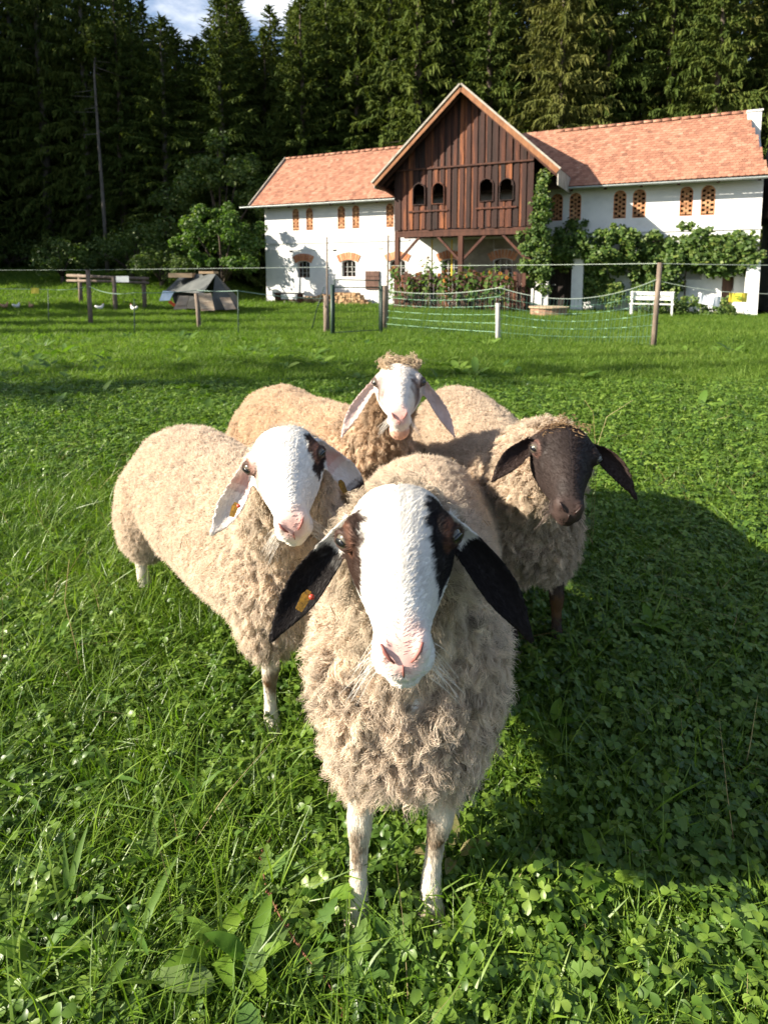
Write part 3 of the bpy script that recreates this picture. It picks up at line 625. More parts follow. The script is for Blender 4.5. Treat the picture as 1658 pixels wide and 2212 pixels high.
    for a, b, z0, z1 in lo:
        c = (a + b) / 2; hw = (b - a) / 2
        f = MB()
        for x in (a + .03, b - .03): f.span((x - .03, .2, z0), (x + .03, .27, z1 - .08))
        f.span((a + .06, .2, z0), (b - .06, .27, z0 + .05)); win = f.build('window', M_beam, H)
        p = MB(); p.span((a, .285, z0), (b, .30, z1)); p.build('pane', M_glass, win)
        for q in (.33, .67):
            g = MB(); g.span((a + (b - a) * q - .012, .10, z0), (a + (b - a) * q + .012, .124, z1 - .04)); g.build('bar', M_bar, win)
        for q in (.3, .62):
            g = MB(); g.span((a, .126, z0 + .7 * q), (b, .146, z0 + .7 * q + .02)); g.build('bar', M_bar, win)
        Rr = .95; cz = z1 - Rr + .02; nb = 9
        for i in range(nb):
            t = (i / (nb - 1) - .5) * 2 * math.asin(min(.99, (hw + .06) / Rr)); o = mobj('brick', bkm, win, loc=(c + Rr * math.sin(t), 0, cz + Rr * math.cos(t)), rot=(0, t, 0), sc=(rs.uniform(.93, .99) * 1.02 * (Rr * 2 * math.asin((hw + .06) / Rr) / (nb - 1)) / .122, 1, rs.uniform(.97, 1.03)))
    for a, b, z0, z1, d in sq[:2]:
        f = MB(); f.span((a, d - .10, z0), (b, d - .04, z0 + .05)); f.span((a, d - .10, z1 - .05), (b, d - .04, z1)); f.span((a, d - .1, z0 + .05), (a + .05, d - .04, z1 - .05)); f.span((b - .05, d - .1, z0 + .05), (b, d - .04, z1 - .05)); win = f.build('window', M_bar, H)
        p = MB(); p.span((a + .05, d - .08, z0 + .05), (b - .05, d - .06, z1 - .05)); p.build('pane', plain('grey_glass', (.22, .24, .26), .2, .5), win)
    a, b, z0, z1, d = sq[2]; f = MB(); f.span((a + .01, d - .08, z0), (b - .01, d - .02, z1 - .01)); f.build('small_door', M_shut, H)
    a, b, z0, z1, d = sq[3]
    dr = empty('door', (0, 0, 0)); dr.parent = H
    for i in range(5):
        x0 = a + .01 + i * .193; f = MB(); f.span((x0, d - .10 + .006 * (i % 2), -.1), (x0 + .187, d - .04, 2.0)); f.build('plank', M_door, dr)
    f = MB(); f.tube([(a + .12, d - .11, 1.0), (a + .12, d - .17, 1.0), (a + .24, d - .17, 1.0)], .014, 6); f.build('handle', M_zinc, dr)
    sh = empty('shutter', (0, 0, 0)); sh.parent = H
    for i in range(6):
        x0 = 5.56 + i * .118; f = MB(); f.span((x0, -.06 - .006 * (i % 2), .74), (x0 + .112, -.005, 1.55)); f.build('plank', M_shut, sh)
    for z in (.9, 1.36):
        f = MB(); f.span((5.57, -.085, z - .04), (6.25, -.067, z + .04)); f.build('batten', M_shut, sh)
    # ---------------- main roof
    ez, ry = 4.70, 2.5; sl = (7.34 - ez) / (ry + .5); L = math.hypot(ry + .5, 7.34 - ez); ang = math.atan(sl)
    rf = MB()
    for y0, y1, z0, z1 in ((-.5, ry, ez, 7.34), (5.5, ry, ez, 7.34)):
        t = .10
        vs = [(-.42, y0, z0 - t), (LEN + .1, y0, z0 - t), (LEN - .46, y1, z1 - t), (-.42, y1, z1 - t), (-.42, y0, z0), (LEN + .1, y0, z0), (LEN - .46, y1, z1), (-.42, y1, z1)]
        rf.add(vs, [(0, 1, 2, 3), (4, 5, 6, 7), (0, 1, 5, 4), (1, 2, 6, 5), (2, 3, 7, 6), (3, 0, 4, 7)])
    roof = rf.build('roof', M_roofdk, H)
    tb = MB(); tb.add([(-.085, 0, 0), (.085, 0, 0), (.085, .36, 0), (-.085, .36, 0), (-.085, -.005, .022), (0, -.03, .022), (.085, -.005, .022), (.085, .36, .022), (-.085, .36, .022), (0, -.025, 0)], [(4, 5, 6, 7, 8), (0, 9, 5, 4), (9, 1, 6, 5), (1, 2, 7, 6), (3, 0, 4, 8), (0, 3, 2, 1, 9)])
    tme = tb.mesh('tile', M_tile)
    base_v = [Vector(v.co) for v in tme.vertices]; base_f = [tuple(p.vertices) for p in tme.polygons]
    nr = 25; pos = []
    for r in range(nr):
        q = r / nr; y = -.56 + (ry + .55) * q; z = ez + .012 + (y + .5) * sl + .012
        x = -.36 + (.09 if r % 2 else 0)
        while x < LEN + .05 - .52 * q:
            # leave out what the gable roof covers
            zz = AZ - SL * abs(x - APX)
            if not (zz > z + .35 and 7.2 < x < 14.2): pos.append((x, y, z, r))
            x += .177
    def key(p):
        a = hp(p[0], p[1], p[2]); return a.x ** 2 + a.y ** 2
    pos.sort(key=key)
    for i, (x, y, z, r) in enumerate(pos[:290]):
        mobj('tile', tme, roof, loc=(x, y, z + rs.uniform(0, .006)), rot=(ang - .055 + rs.uniform(-.02, .02), 0, rs.uniform(-.02, .02)))
    m = MB()
    for x, y, z, r in pos[290:]:
        M = Matrix.Translation((x, y, z + rs.uniform(0, .006))) @ Matrix.Rotation(rs.uniform(-.02, .02), 4, 'Z') @ Matrix.Rotation(ang - .055 + rs.uniform(-.02, .02), 4, 'X'); m.t = rs.random() + .001
        m.add([M @ p for p in base_v], base_f)
    m.build('roof_tiles', M_tile, roof, kind='stuff')
    rt = MB(); k = 8
    vs = []; 
    for x in (-.17, .19):
        rr = .11 if x < 0 else .125
        vs += [(x, rr * math.cos(math.pi * i / k), rr * math.sin(math.pi * i / k) * .9) for i in range(k + 1)] + [(x, (rr - .02) * math.cos(math.pi * i / k), (rr - .02) * math.sin(math.pi * i / k) * .9) for i in range(k + 1)]
    n2 = 2 * (k + 1); fs = []
    for i in range(k): fs += [(i, i + 1, n2 + i + 1, n2 + i), (k + 1 + i, n2 + k + 1 + i, n2 + k + 2 + i, k + 2 + i), (i, k + 1 + i, k + 2 + i, i + 1), (n2 + i, n2 + i + 1, n2 + k + 2 + i, n2 + k + 1 + i)]
    rt.add(vs, fs); rtm = rt.mesh('ridge_tile', M_tile, True); x = -.25
    while x < LEN - .5:
        if not 8.0 < x < 13.3: mobj('ridge_tile', rtm, roof, loc=(x, ry, 7.34 + rs.uniform(-.01, .015)), rot=(0, rs.uniform(-.03, .03), 0))
        x += .335
    m = MB(); m.beam((-.47, -.56, ez - .06), (-.47, ry, 7.36), .05, .24); m.build('verge_board', M_grey, roof)
    for s0, s1 in ((-1.0, 7.75), (14.2, LEN + .25)):
        m = MB(); k = 8; nn = 14
        rows = []
        for i in range(nn + 1):
            s = s0 + (s1 - s0) * i / nn; rows.append([(s, -.60 + .075 * math.cos(a), 4.63 - .075 * math.sin(a) * .95 - .03 * (i / nn)) for a in [math.pi * j / k for j in range(k + 1)]] + [(s, -.60 + .066 * math.cos(a), 4.632 - .066 * math.sin(a) * .95 - .03 * (i / nn)) for a in [math.pi * j / k for j in range(k, -1, -1)]])
        w = len(rows[0]); m.add([p for r in rows for p in r], [(i * w + j, i * w + (j + 1) % w, (i + 1) * w + (j + 1) % w, (i + 1) * w + j) for i in range(nn) for j in range(w)]); m.build('gutter', M_zinc, roof, True)
    for s in [.6 + 1.15 * i for i in range(6)] + [14.5 + 1.2 * i for i in range(6)]:
        m = MB(); m.beam((s, -.52, ez - .16), (s, .05, ez + .36), .10, .13); m.build('rafter', M_beam, roof)
    m = MB(); m.span((20.22, 2.1, 5.6), (20.66, 2.85, 7.30)); m.span((20.19, 2.06, 7.30), (20.70, 2.89, 7.36)); m.build('chimney', M_white, roof)
    # ---------------- wooden gable
    G = empty('wooden_gable', (0, 0, 0)); G.parent = H
    y0 = -2.0; a, b = 7.93, 13.42; npl = 42; pw = (b - a) / npl
    wins = [(8.76, 9.24, 4.13, 4.92), (9.57, 10.03, 4.13, 4.90), (11.46, 11.95, 4.13, 4.92), (12.22, 12.70, 4.13, 4.88)]
    def plank(x0, x1, zb0, zb1, zt0, zt1, dy, lab=None):
        m = MB(); t = .03; m.add([(x0, y0 + dy, zb0), (x1, y0 + dy, zb1), (x1, y0 + dy, zt1), (x0, y0 + dy, zt0), (x0, y0 + dy + t, zb0), (x1, y0 + dy + t, zb1), (x1, y0 + dy + t, zt1), (x0, y0 + dy + t, zt0)], [(3, 2, 1, 0), (4, 5, 6, 7), (0, 1, 5, 4), (1, 2, 6, 5), (2, 3, 7, 6), (3, 0, 4, 7)])
        m.build('plank', M_plank, G)
    rake = lambda x: AZ - .12 - SL * abs(x - APX)
    for i in range(npl):
        x0 = a + i * pw - .012; x1 = a + (i + 1) * pw + .012; dy = (-.032 if i % 2 else 0) + rs.uniform(-.006, .006)
        zj = 5.48 + rs.uniform(-.015, .015); zt0, zt1 = rake(x0), rake(x1)
        if x0 < APX < x1: zt0 = zt1 = min(zt0, zt1)
        if min(zt0, zt1) > zj + .05: plank(x0, x1, zj, zj, zt0, zt1, dy - .03)
        top = min(5.52, zt0, zt1); zb = 3.16 + rs.uniform(-.03, .03); xm = (x0 + x1) / 2; hit = None
        for wd in wins:
            if wd[0] - pw * .35 < xm < wd[1] + pw * .35: hit = wd
        if hit is None: plank(x0, x1, zb, zb, top, top, dy)
        else:
            plank(x0, x1, zb, zb, hit[2] - .001, hit[2] - .001, dy)
            c = (hit[0] + hit[1]) / 2; hw = (hit[1] - hit[0]) / 2; q = min(1, abs(xm - c) / hw); plank(x0, x1, hit[3] - .23 + .23 * math.sqrt(max(0, 1 - q * q)), hit[3] - .23 + .23 * math.sqrt(max(0, 1 - q * q)), top, top, dy)
    m = MB(); m.beam((a, y0 - .07, 5.47), (b, y0 - .07, 5.47), .03, .06); m.build('batten', M_beam, G)
    for j, (w0, w1, z0, z1) in enumerate(wins):
        pl = arch_poly(w0, w1, z0, z1, .23); c = (w0 + w1) / 2; cz = (z0 + z1) / 2; n = len(pl); o_ = [(c + (p[0] - c) * 1.12, cz + (p[1] - cz) * 1.07) for p in pl]; f = MB()
        f.add([(p[0], y0 - .075, p[1]) for p in pl] + [(p[0], y0 - .075, p[1]) for p in o_] + [(p[0], y0 + .05, p[1]) for p in pl] + [(p[0], y0 - .03, p[1]) for p in o_], sum([[(i, (i + 1) % n, n + (i + 1) % n, n + i), (i, (i + 1) % n, 2 * n + (i + 1) % n, 2 * n + i), (n + i, n + (i + 1) % n, 3 * n + (i + 1) % n, 3 * n + i)] for i in range(n)], []))
        f.build('window_frame', M_plank, G)
    for x0, x1, z in ((8.55, 10.2, 3.86), (11.3, 12.85, 3.86)):
        m = MB(); m.span((x0, y0 - .075, z - .03), (x1, y0 - .045, z + .03)); m.build('batten', M_plank, G)
    # side walls, floor, beams, posts, braces
    for x in (a + .02, b - .02):
        m = MB(); m.span((x - .02, y0 + .05, 3.16), (x + .02, .0, 5.2)); m.build('side_wall', M_plank, G)
    m = MB(); m.span((a, y0 + .02, 3.04), (b, -.002, 3.14)); m.build('gallery_floor', M_beam, G)
    for y in (y0 + .10, -1.0):
        m = MB(); m.span((a, y - .08, 2.88), (b, y + .08, 3.035)); m.build('beam', M_beam, G)
    for x in (8.02, 10.70, 13.28):
        m = MB(); m.span((x - .09, y0 + .01, 0), (x + .09, y0 + .19, 2.875)); m.build('post', M_beam, G)
        for sg in (-1, 1):
            if (x < 9 and sg < 0) or (x > 13 and sg > 0): continue
            m = MB(); m.beam((x + sg * .08, y0 + .10, 1.98), (x + sg * .95, y0 + .10, 2.87), .09, .10, up=(0, 1, 0)); m.build('brace', M_beam, G)
    # gable roof
    for sg in (-1, 1):
        e = (APX + sg * 3.53, AZ - SL * 3.53); t = .12; m = MB(); yb = 3.0; yf = -2.62
        vs = [(APX, yf, AZ), (e[0], yf, e[1]), (e[0], .3 if sg < 0 else .3, e[1]), (APX, yb, AZ)]
        vs2 = [(x, y, z - t) for x, y, z in vs]
        m.add(vs + vs2, [(0, 1, 2, 3), (7, 6, 5, 4), (0, 4, 5, 1), (1, 5, 6, 2), (2, 6, 7, 3), (3, 7, 4, 0)])
        gr = m.build('gable_roof', M_roofdk, G)
        u = Vector((sg * 1, 0, -SL)).normalized(); nrm = Vector((sg * SL, 0, 1)).normalized()
        m = MB(); A = Vector((APX, yf - .02, AZ - .16)); Bp = Vector((e[0], yf - .02, e[1] - .16)); m.beam(A + u * (.0 if sg < 0 else .03), Bp, .035, .17, up=(nrm.x, 0, nrm.z)); m.build('barge_board', M_rake, gr)
        m = MB(); m.beam(Vector((APX, yf - .03, AZ + .0)) + u * .03, Vector((e[0], yf - .03, e[1])) + u * .12, .10, .065, up=(nrm.x, 0, nrm.z)); m.build('verge_strip', M_grey, gr)
        # end pieces under the eaves
        m = MB(); m.span((e[0] - sg * .02, yf, e[1] - .62 if sg > 0 else e[1] - .30), (e[0] + sg * .02, .1, e[1] - .05)); m.build('eave_board', M_grey, gr)
        for j in range(5):
            y = yf + .25 + j * .5; m = MB(); m.beam((APX + sg * .1, y, AZ - .30), (e[0] - sg * .1, y, e[1] - .21), .09, .12, up=(nrm.x, 0, nrm.z)); m.build('rafter', M_beam, gr)
    # flared tile strip at the left eave of the gable
    m = MB(); m.add([(7.33, -2.6, 4.98), (7.33, .0, 4.98), (7.95, .0, 4.50), (7.95, -2.1, 4.50), (7.33, -2.6, 4.92), (7.33, .0, 4.92), (7.95, .0, 4.46), (7.95, -2.1, 4.46)], [(0, 1, 2, 3), (7, 6, 5, 4), (0, 4, 5, 1), (1, 5, 6, 2), (2, 6, 7, 3), (3, 7, 4, 0)]); m.build('eave_soffit', M_plank, G)
    return H
BARN = house()
def outbuilding():
    O = empty('outbuilding', hp(21.2, 0, 0), HROT, label='lower white building with dark roof at the right edge', cat='building')
    m = MB(); m.prism([(0, -.4), (6.5, -.4), (6.5, 3.3), (0, 3.3)], -.6, 5); w = m.build('wall', M_white, O)
    m = MB(); m.span((-.25, -1.1, 3.3), (6.8, -.6, 3.4)); m.build('eave', M_white, O)
    sl = math.atan(.75); L = 4.2
    roof = empty('roof', (0, 0, 0)); roof.parent = O
    m = MB(); m.add([(-.3, -1.15, 3.42), (6.8, -1.15, 3.42), (6.8, 2.2, 5.9), (-.3, 2.2, 5.9), (-.3, 5.4, 3.42), (6.8, 5.4, 3.42)], [(0, 1, 2, 3), (3, 2, 5, 4), (0, 3, 4), (1, 5, 2), (0, 4, 5, 1)]); m.build('roof_deck', M_roofdk, roof)
    rs = random.Random(9)
    tb = MB(); tb.box((0, .18, .012), (.21, .36, .024)); tme = tb.mesh('tile', M_roofdk)
    for r in range(12):
        for c in range(14): mobj('tile', tme, roof, loc=(-.2 + c * .22 + (.1 if r % 2 else 0), -1.2 + r * .27, 3.42 + r * .27 * .74 + .01), rot=(sl - .06 + rs.uniform(-.02, .02), 0, rs.uniform(-.02, .02)))
    bk = MB(); bk.add([(-.055, -.03, 0), (.055, -.03, 0), (.065, -.03, .34), (-.065, -.03, .34), (-.055, .05, 0), (.055, .05, 0), (.065, .05, .34), (-.065, .05, .34)], [(0, 1, 2, 3), (7, 6, 5, 4), (0, 4, 5, 1), (1, 5, 6, 2), (2, 6, 7, 3), (3, 7, 4, 0)]); bkm = bk.mesh('brick', M_brick)
    dr = empty('door', (0, 0, 0)); dr.parent = O
    for i in range(6):
        m = MB(); m.span((.15 + i * .2, -.66 - .006 * (i % 2), 0), (.345 + i * .2, -.60, 1.75)); m.build('plank', M_shut, dr)
    for i in range(10):
        t = (i / 9 - .5) * 1.5; mobj('brick', bkm, dr, loc=(.75 + .95 * math.sin(t), -.61, 1.12 + .95 * math.cos(t)), rot=(0, t, 0), sc=(1.15, 1, .8))
outbuilding()
# ------------------------------------------------------------------ things at the barn
def vine(name, label, boxes, n, leaf, seed, cat='vine', stems=()):
    """leaf mass grown along a wall: boxes (s0,s1,y0,y1,z0,z1,weight) in barn coordinates"""
    rs = np.random.default_rng(seed); root = empty(name, HL, HROT, label=label, cat=cat); wts = np.array([b[6] for b in boxes], float); wts /= wts.sum()
    cl = []
    for i in range(int(n / 42)):
        b = boxes[rs.choice(len(boxes), p=wts)]; cl.append((np.array([rs.uniform(b[0], b[1]), rs.uniform(b[2], b[3]), rs.uniform(b[4], b[5]) - (.12 if rs.random() < .4 else 0)]), rs.uniform(.10, .30)))
    V = np.zeros((n * 4, 3)); T = np.zeros(n)
    for i in range(n):
        c, r = cl[rs.integers(len(cl))]; d = rs.normal(size=3); d /= np.linalg.norm(d); p = c + d * r * rs.random() ** .5
        nrm = np.array([0, -.7, .45]) + rs.normal(size=3) * .45; nrm /= np.linalg.norm(nrm); e = np.cross(nrm, rs.normal(size=3)); e /= np.linalg.norm(e); f = np.cross(nrm, e); L = leaf * rs.uniform(.6, 1.35)
        V[4 * i:4 * i + 4] = [p - e * L * .5, p + f * L * .45, p + e * L * .5 - nrm * L * .15, p - f * L * .45]; T[i] = rs.random()
    mobj('foliage', fastmesh('foliage', V, np.arange(n * 4).reshape(n, 4), M_vine, attrs={'tone': T}), root)
    for st in stems:
        m = MB(); m.tube(st, [.035] + [.022] * (len(st) - 1), 6); m.build('stem', M_bark, root, True)
vine('climbing_vine', 'climbing vine column up the right corner of the wooden gable', [(13.35, 13.95, -2.1, -1.7, 2.4, 3.6, 2), (13.45, 13.9, -2.1, -1.7, 3.6, 4.4, 1.2), (13.6, 13.85, -2.0, -1.8, 4.4, 5.0, .5), (13.1, 14.0, -2.2, -1.7, 1.5, 2.5, 2.2), (12.9, 13.3, -2.1, -1.8, 2.7, 2.95, .25), (13.2, 14.1, -2.1, -1.8, .9, 1.6, .6)], 7000, .11, 51, stems=([(13.5, -1.85, 0), (13.55, -1.9, 1.5), (13.7, -1.9, 3), (13.72, -1.9, 4.8)],))
vine('grape_vine', 'broad dark green grape vine over the ground floor of the right wing', [(14.0, 16.8, -1.3, -.2, 2.05, 3.0, 3), (16.8, 20.4, -.9, -.1, 2.05, 2.85, 3), (14.8, 16.4, -.8, -.2, .5, 2.1, 2.2), (16.6, 18.3, -.7, -.1, .9, 2.1, 1.1), (18.7, 20.4, -.7, -.1, 1.5, 2.1, .8), (14.3, 15.0, -.5, -.1, 3.0, 3.35, .35), (20.2, 20.7, -.9, -.2, 1.7, 2.2, .3), (14.0, 20.3, -1.0, -.3, 1.75, 2.3, 2.0), (16.8, 18.2, -.8, -.3, .6, 1.9, .8), (15.9, 16.6, -.9, -.4, 2.9, 3.2, .2), (18.2, 19.0, -.8, -.3, 2.8, 3.1, .2), (19.0, 20.5, -.8, -.3, 1.4, 2.1, 1.0)], 22000, .13, 52, stems=([(15.0, -.4, 0), (15.1, -.3, 1.2), (15.6, -.5, 2.5), (18, -.5, 2.6)], [(18.5, -.3, 0), (18.45, -.25, 1.3), (18.6, -.4, 2.4), (20.2, -.4, 2.3)]))
vine('flower_bed', 'sunny flower bed of yellow green plants right of the white bench', [(17.2, 18.6, -1.6, -.9, .0, .6, 2), (18.6, 20.0, -1.5, -.8, .0, .55, 1.6), (16.0, 17.2, -1.3, -.8, .0, .8, 1)], 2600, .09, 53, cat='flower bed')
def pergola():
    H = empty('pergola', HL, HROT, label='white pillars carrying the vine beam beside the dark door', cat='pergola')
    for x in (13.40, 14.88):
        m = MB(); m.span((x - .2, -.9, -.3), (x + .2, -.55, 2.1)); m.build('pillar', M_white, H)
    m = MB(); m.span((20.28, -.75, -.3), (20.66, -.35, 2.0)); m.build('pillar', M_white, H)
    for y in (-.3,):
        m = MB(); m.span((13.1, y - .06, 2.102), (20.7, y + .06, 2.24)); m.build('beam', M_beam, H)
pergola()
def sunflowers():
    rs = random.Random(21); F = empty('garden_fence', hp(0, 0, 0), HROT, label='brown plank garden fence below the wooden gable', cat='fence')
    for i in range(34):
        x = 8.05 + i * .155; m = MB(); h = 1.45 + rs.uniform(-.12, .12); m.span((x, -2.32 + rs.uniform(-.01, .01), -.05), (x + .138, -2.29, h)); m.build('plank', M_plank if i % 3 else M_beam, F)
    for z in (.4, 1.15):
        m = MB(); m.span((8.0, -2.27, z - .04), (13.3, -2.23, z + .04)); m.build('rail', M_beam, F)
    Mst = plain('flower_stem', (.16, .20, .06), .7); Mo = leafy('orange_petal', [(.3, (.36, .09, .015)), (.7, (.55, .26, .02))], trans=.2, rnd=.9, tcol=(1, 1, 1)); Mc = plain('flower_heart', (.05, .025, .015), .8)
    pet = []; 
    for i in range(13):
        x = 8.3 + i * .37 + rs.uniform(-.12, .12); h = rs.uniform(1.35, 1.85) + (.45 if 2 < i < 6 else 0); y = -2.75 + rs.uniform(-.2, .15)
        words = ['tall', 'leaning', 'bushy', 'slender'][i % 4]
        root = empty('sunflower', hp(x, y, 0), HROT + rs.uniform(-1, 1), label=f'orange flowering sunflower plant in the row along the plank fence, {words} one, number {i + 1} from the gate', cat='flower', group='sunflowers along the plank fence')
        root['label'] = 'orange blooming sunflower plant, ' + 'first second third fourth fifth sixth seventh eighth ninth tenth eleventh twelfth thirteenth'.split()[i] + ' from the left along the plank fence'
        m = MB(); m.tube([(0, 0, -.1), (rs.uniform(-.05, .05), 0, h * .5), (rs.uniform(-.12, .12), 0, h)], [.018, .014, .008], 5); m.build('stem', Mst, root, True)
        V = []; Fc = []; T = []
        for k in range(46):
            z = h * (.3 + .68 * rs.random()); a = rs.random() * 6.28; el = rs.uniform(-.5, .3); r = rs.uniform(.03, .25); leaflet((math.cos(a) * r, math.sin(a) * r, z), (math.cos(a), math.sin(a), el), (0, 0, 1), rs.uniform(.11, .22), rs.uniform(.09, .16), V, Fc, T, rs.random(), fold=.1, droop=.5)
        mobj('leaves', fastmesh('leaves', V, Fc, M_broad, attrs={'tone': T}), root)
        for k in range(rs.randrange(1, 3)):
            q = Vector((rs.uniform(-.25, .25), -.1 - rs.random() * .1, h * rs.uniform(.72, 1.05))); b = MB(); b.ball(q, (.028, .016, .028), nu=7, nv=5); bl = b.build('bloom', Mc, root)
            V = []; Fc = []; T = []
            for j in range(9):
                a = j * .698; leaflet(q + Vector((math.cos(a) * .02, 0, math.sin(a) * .02)), (math.cos(a), -.25, math.sin(a)), (0, -1, 0), .045, .026, V, Fc, T, rs.random())
            mobj('petals', fastmesh('petals', V, Fc, Mo, attrs={'tone': T}), bl)
sunflowers()
def woodpile():
    rs = random.Random(5); W = empty('woodpile', hp(4.4, -.55, 0), HROT, label='stacked firewood pile against the white wall left of the gate', cat='woodpile')
    Mw = noisy('log_end', [(.2, (.20, .11, .055)), (.5, (.38, .24, .13)), (.8, (.50, .36, .22))], scale=9, rough=.9, tone=.5)
    base = MB(); base.tube([(0, -.22, 0), (0, .22, 0)], .5, 9); lm = base.mesh('log', Mw)
    row = 0; z = .04; n = 0
    while z < .62:
        x = -2.15 + (.05 if row % 2 else 0); lim = lambda x: .50 + .12 * math.sin(x * 1.7 + 1) - .30 * sm(1.0, 1.65, x) - .3 * sm(-1.6, -2.1, x) + (-.30 if -.42 < x < -.18 else 0)
        while x < 1.75:
            r = rs.uniform(.042, .068)
            if z < lim(x) and n < 280: mobj('log', lm, W, loc=(x, rs.uniform(-.06, .04), z + rs.uniform(-.012, .012)), rot=(rs.uniform(-.05, .05), rs.random() * 6, rs.uniform(-.06, .06)), sc=(2 * r, 1, 2 * r)); n += 1
            x += r + .056
        row += 1; z += .098
    B = empty('bench', hp(2.3, -1.35, 0), HROT, label='dark wooden bench standing before the firewood pile', cat='bench')
    m = MB(); m.span((-.72, -.2, .52), (.72, .2, .57)); m.build('seat', M_beam, B)
    for x in (-.62, .62):
        m = MB(); m.span((x - .05, -.17, -.02), (x + .05, .17, .518)); m.build('leg', M_beam, B)
    m = MB(); m.span((-.57, -.03, .2), (.57, .03, .27)); m.build('stretcher', M_beam, B)
woodpile()
def white_bench():
    q = P(1405, 676, 20.1); Mw = plain('white_paint', (.55, .55, .54), .5); B = empty('garden_bench', (q.x, q.y, -.2), HROT, label='white garden bench before the vine right of the dark door', cat='bench')
    for i in range(3):
        m = MB(); m.span((-.68, -.2 + i * .14, .42), (.68, -.08 + i * .14, .45)); m.build('seat_slat', Mw, B)
    for i in range(2):
        m = MB(); m.span((-.68, .26 + i * .03, .55 + i * .16), (.68, .285 + i * .03, .68 + i * .16)); m.build('back_slat', Mw, B)
    for x in (-.62, .62):
        for y0, y1, h in ((-.2, -.14, .418), (.2, .255, .85)):
            m = MB(); m.span((x - .03, y0, -.02), (x + .03, y1, h)); m.build('leg', Mw, B)
        m = MB(); m.span((x - .03, -.2, .60), (x + .03, .198, .63)); m.build('armrest', Mw, B)
    q = P(1184, 672, 20.3); T = empty('tree_stump', (q.x, q.y, -.2), 0, label='round wooden block before the white pillar and dark door', cat='stump')
    m = MB(); m.tube([(0, 0, -.02), (0, 0, .15), (0, 0, .30)], [.62, .6, .6], 18); m.build('block', noisy('stump_bark', [(.3, (.16, .09, .06)), (.7, (.34, .21, .14))], scale=6, rough=.9), T)
    m = MB(); m.tube([(0, 0, .302), (0, 0, .34)], .66, 18); m.build('top', noisy('stump_top', [(.3, (.30, .22, .14)), (.7, (.45, .35, .24))], scale=6, rough=.8), T)
white_bench()
def straps():
    My = plain('yellow_strap', (.62, .42, .03), .7)
    for lab, s, z0 in (('left hanging yellow strap under the wooden gable', 9.15, .6), ('right hanging yellow strap under the wooden gable, thicker and brighter', 10.0, .6)):
        S0 = empty('hanging_strap', hp(s, -1.0, 0), HROT, label=lab, cat='strap'); m = MB(); m.span((-.025, -.012, z0), (.025, .012, 2.86)); m.build('band', My, S0)
        m = MB(); m.span((-.06, -.05, 2.80), (.06, .05, 2.875)); m.build('hook', M_zinc, S0)
straps()
# ------------------------------------------------------------------ fence, gate, coop, hens
M_post = noisy('grey_post', [(.3, (.09, .065, .05)), (.7, (.23, .18, .14))], scale=3, stretch=(5, 5, 1), rough=.9, bump=.4)
M_green = plain('green_steel', (.03, .055, .04), .5)
M_wire = plain('pale_wire', (.27, .32, .28), .6)
M_net = plain('green_net', (.20, .36, .26), .6)
M_card = plain('cardboard', (.40, .28, .17), .85)
def gp(u, v, z=None):
    q = P(u, v, 12.); 
    r = ray(u, v)
    z0 = -.1
    for _ in range(6):
        t = (z0 - CAM_H) / r.z; q = Vector((0, 0, CAM_H)) + r * t; z0 = gz(q.x, q.y)
    return q
def post(u0, v0, u1, v1, r, mat, name, label, group=None, sq=False):
    b = gp(u1, v1); d = proj(b)[2]; t = P(u0, v0, d); m = MB(); m.tube([b - Vector((0, 0, .2)) - (t - b) * .02, b.lerp(t, .5), t], [r * 1.1, r, r * .92], 7 if not sq else 4)
    for i, k in enumerate((.3, .6)): m.tube([b.lerp(t, k) + Vector((r, -.01, 0)), b.lerp(t, k) + Vector((r + .03, -.02, 0))], .008, 5)
    m.build(name, mat, smooth=not sq, label=label, cat='fence post', group=group); return b, t
fp = {}
fp['R'] = post(1424.5, 568, 1409, 755, .045, M_post, 'fence_post', 'tall weathered wooden fence post standing right of the gate before the vine')
fp['M'] = post(1074, 655, 1075, 740, .045, noisy('pale_post', [(.3, (.34, .32, .30)), (.7, (.55, .53, .5))], scale=3, rough=.8), 'fence_post', 'short pale fence post in the middle of the netting')
fp['L'] = post(190, 583, 197, 704, .06, M_post, 'fence_post', 'grey wooden fence post leaning slightly, leftmost of the wooden posts')
fp['2'] = post(424, 634, 432, 712, .055, M_post, 'fence_post', 'wooden fence post in front of the grey tent')
fp['g1'] = post(704.5, 639, 705.5, 722, .07, M_post, 'fence_post', 'stout wooden post at the left side of the gate')
fp['g2'] = post(830, 617, 829.5, 716, .07, M_post, 'fence_post', 'stout wooden post at the right side of the gate')
fp['p1'] = post(706, 512, 707, 716, .022, M_post, 'fence_pole', 'thin tall grey pole above the left gate post')
fp['p2'] = post(838, 508, 836, 700, .03, M_post, 'fence_pole', 'thin tall grey pole above the right gate post')
for i, (u0, v0, u1, v1, lab) in enumerate(((104, 625, 106, 700, 'thin green fence stake left of the first wooden post'), (290, 645, 291, 725, 'thin green fence stake right of the first wooden post'), (514, 630, 515, 728, 'thin green fence stake between tent and gate'), (700, 620, 668, 716, 'thin dark stake leaning beside the gate'))):
    fp['s%d' % i] = post(u0, v0, u1, v1, .012, M_green, 'fence_stake', lab)
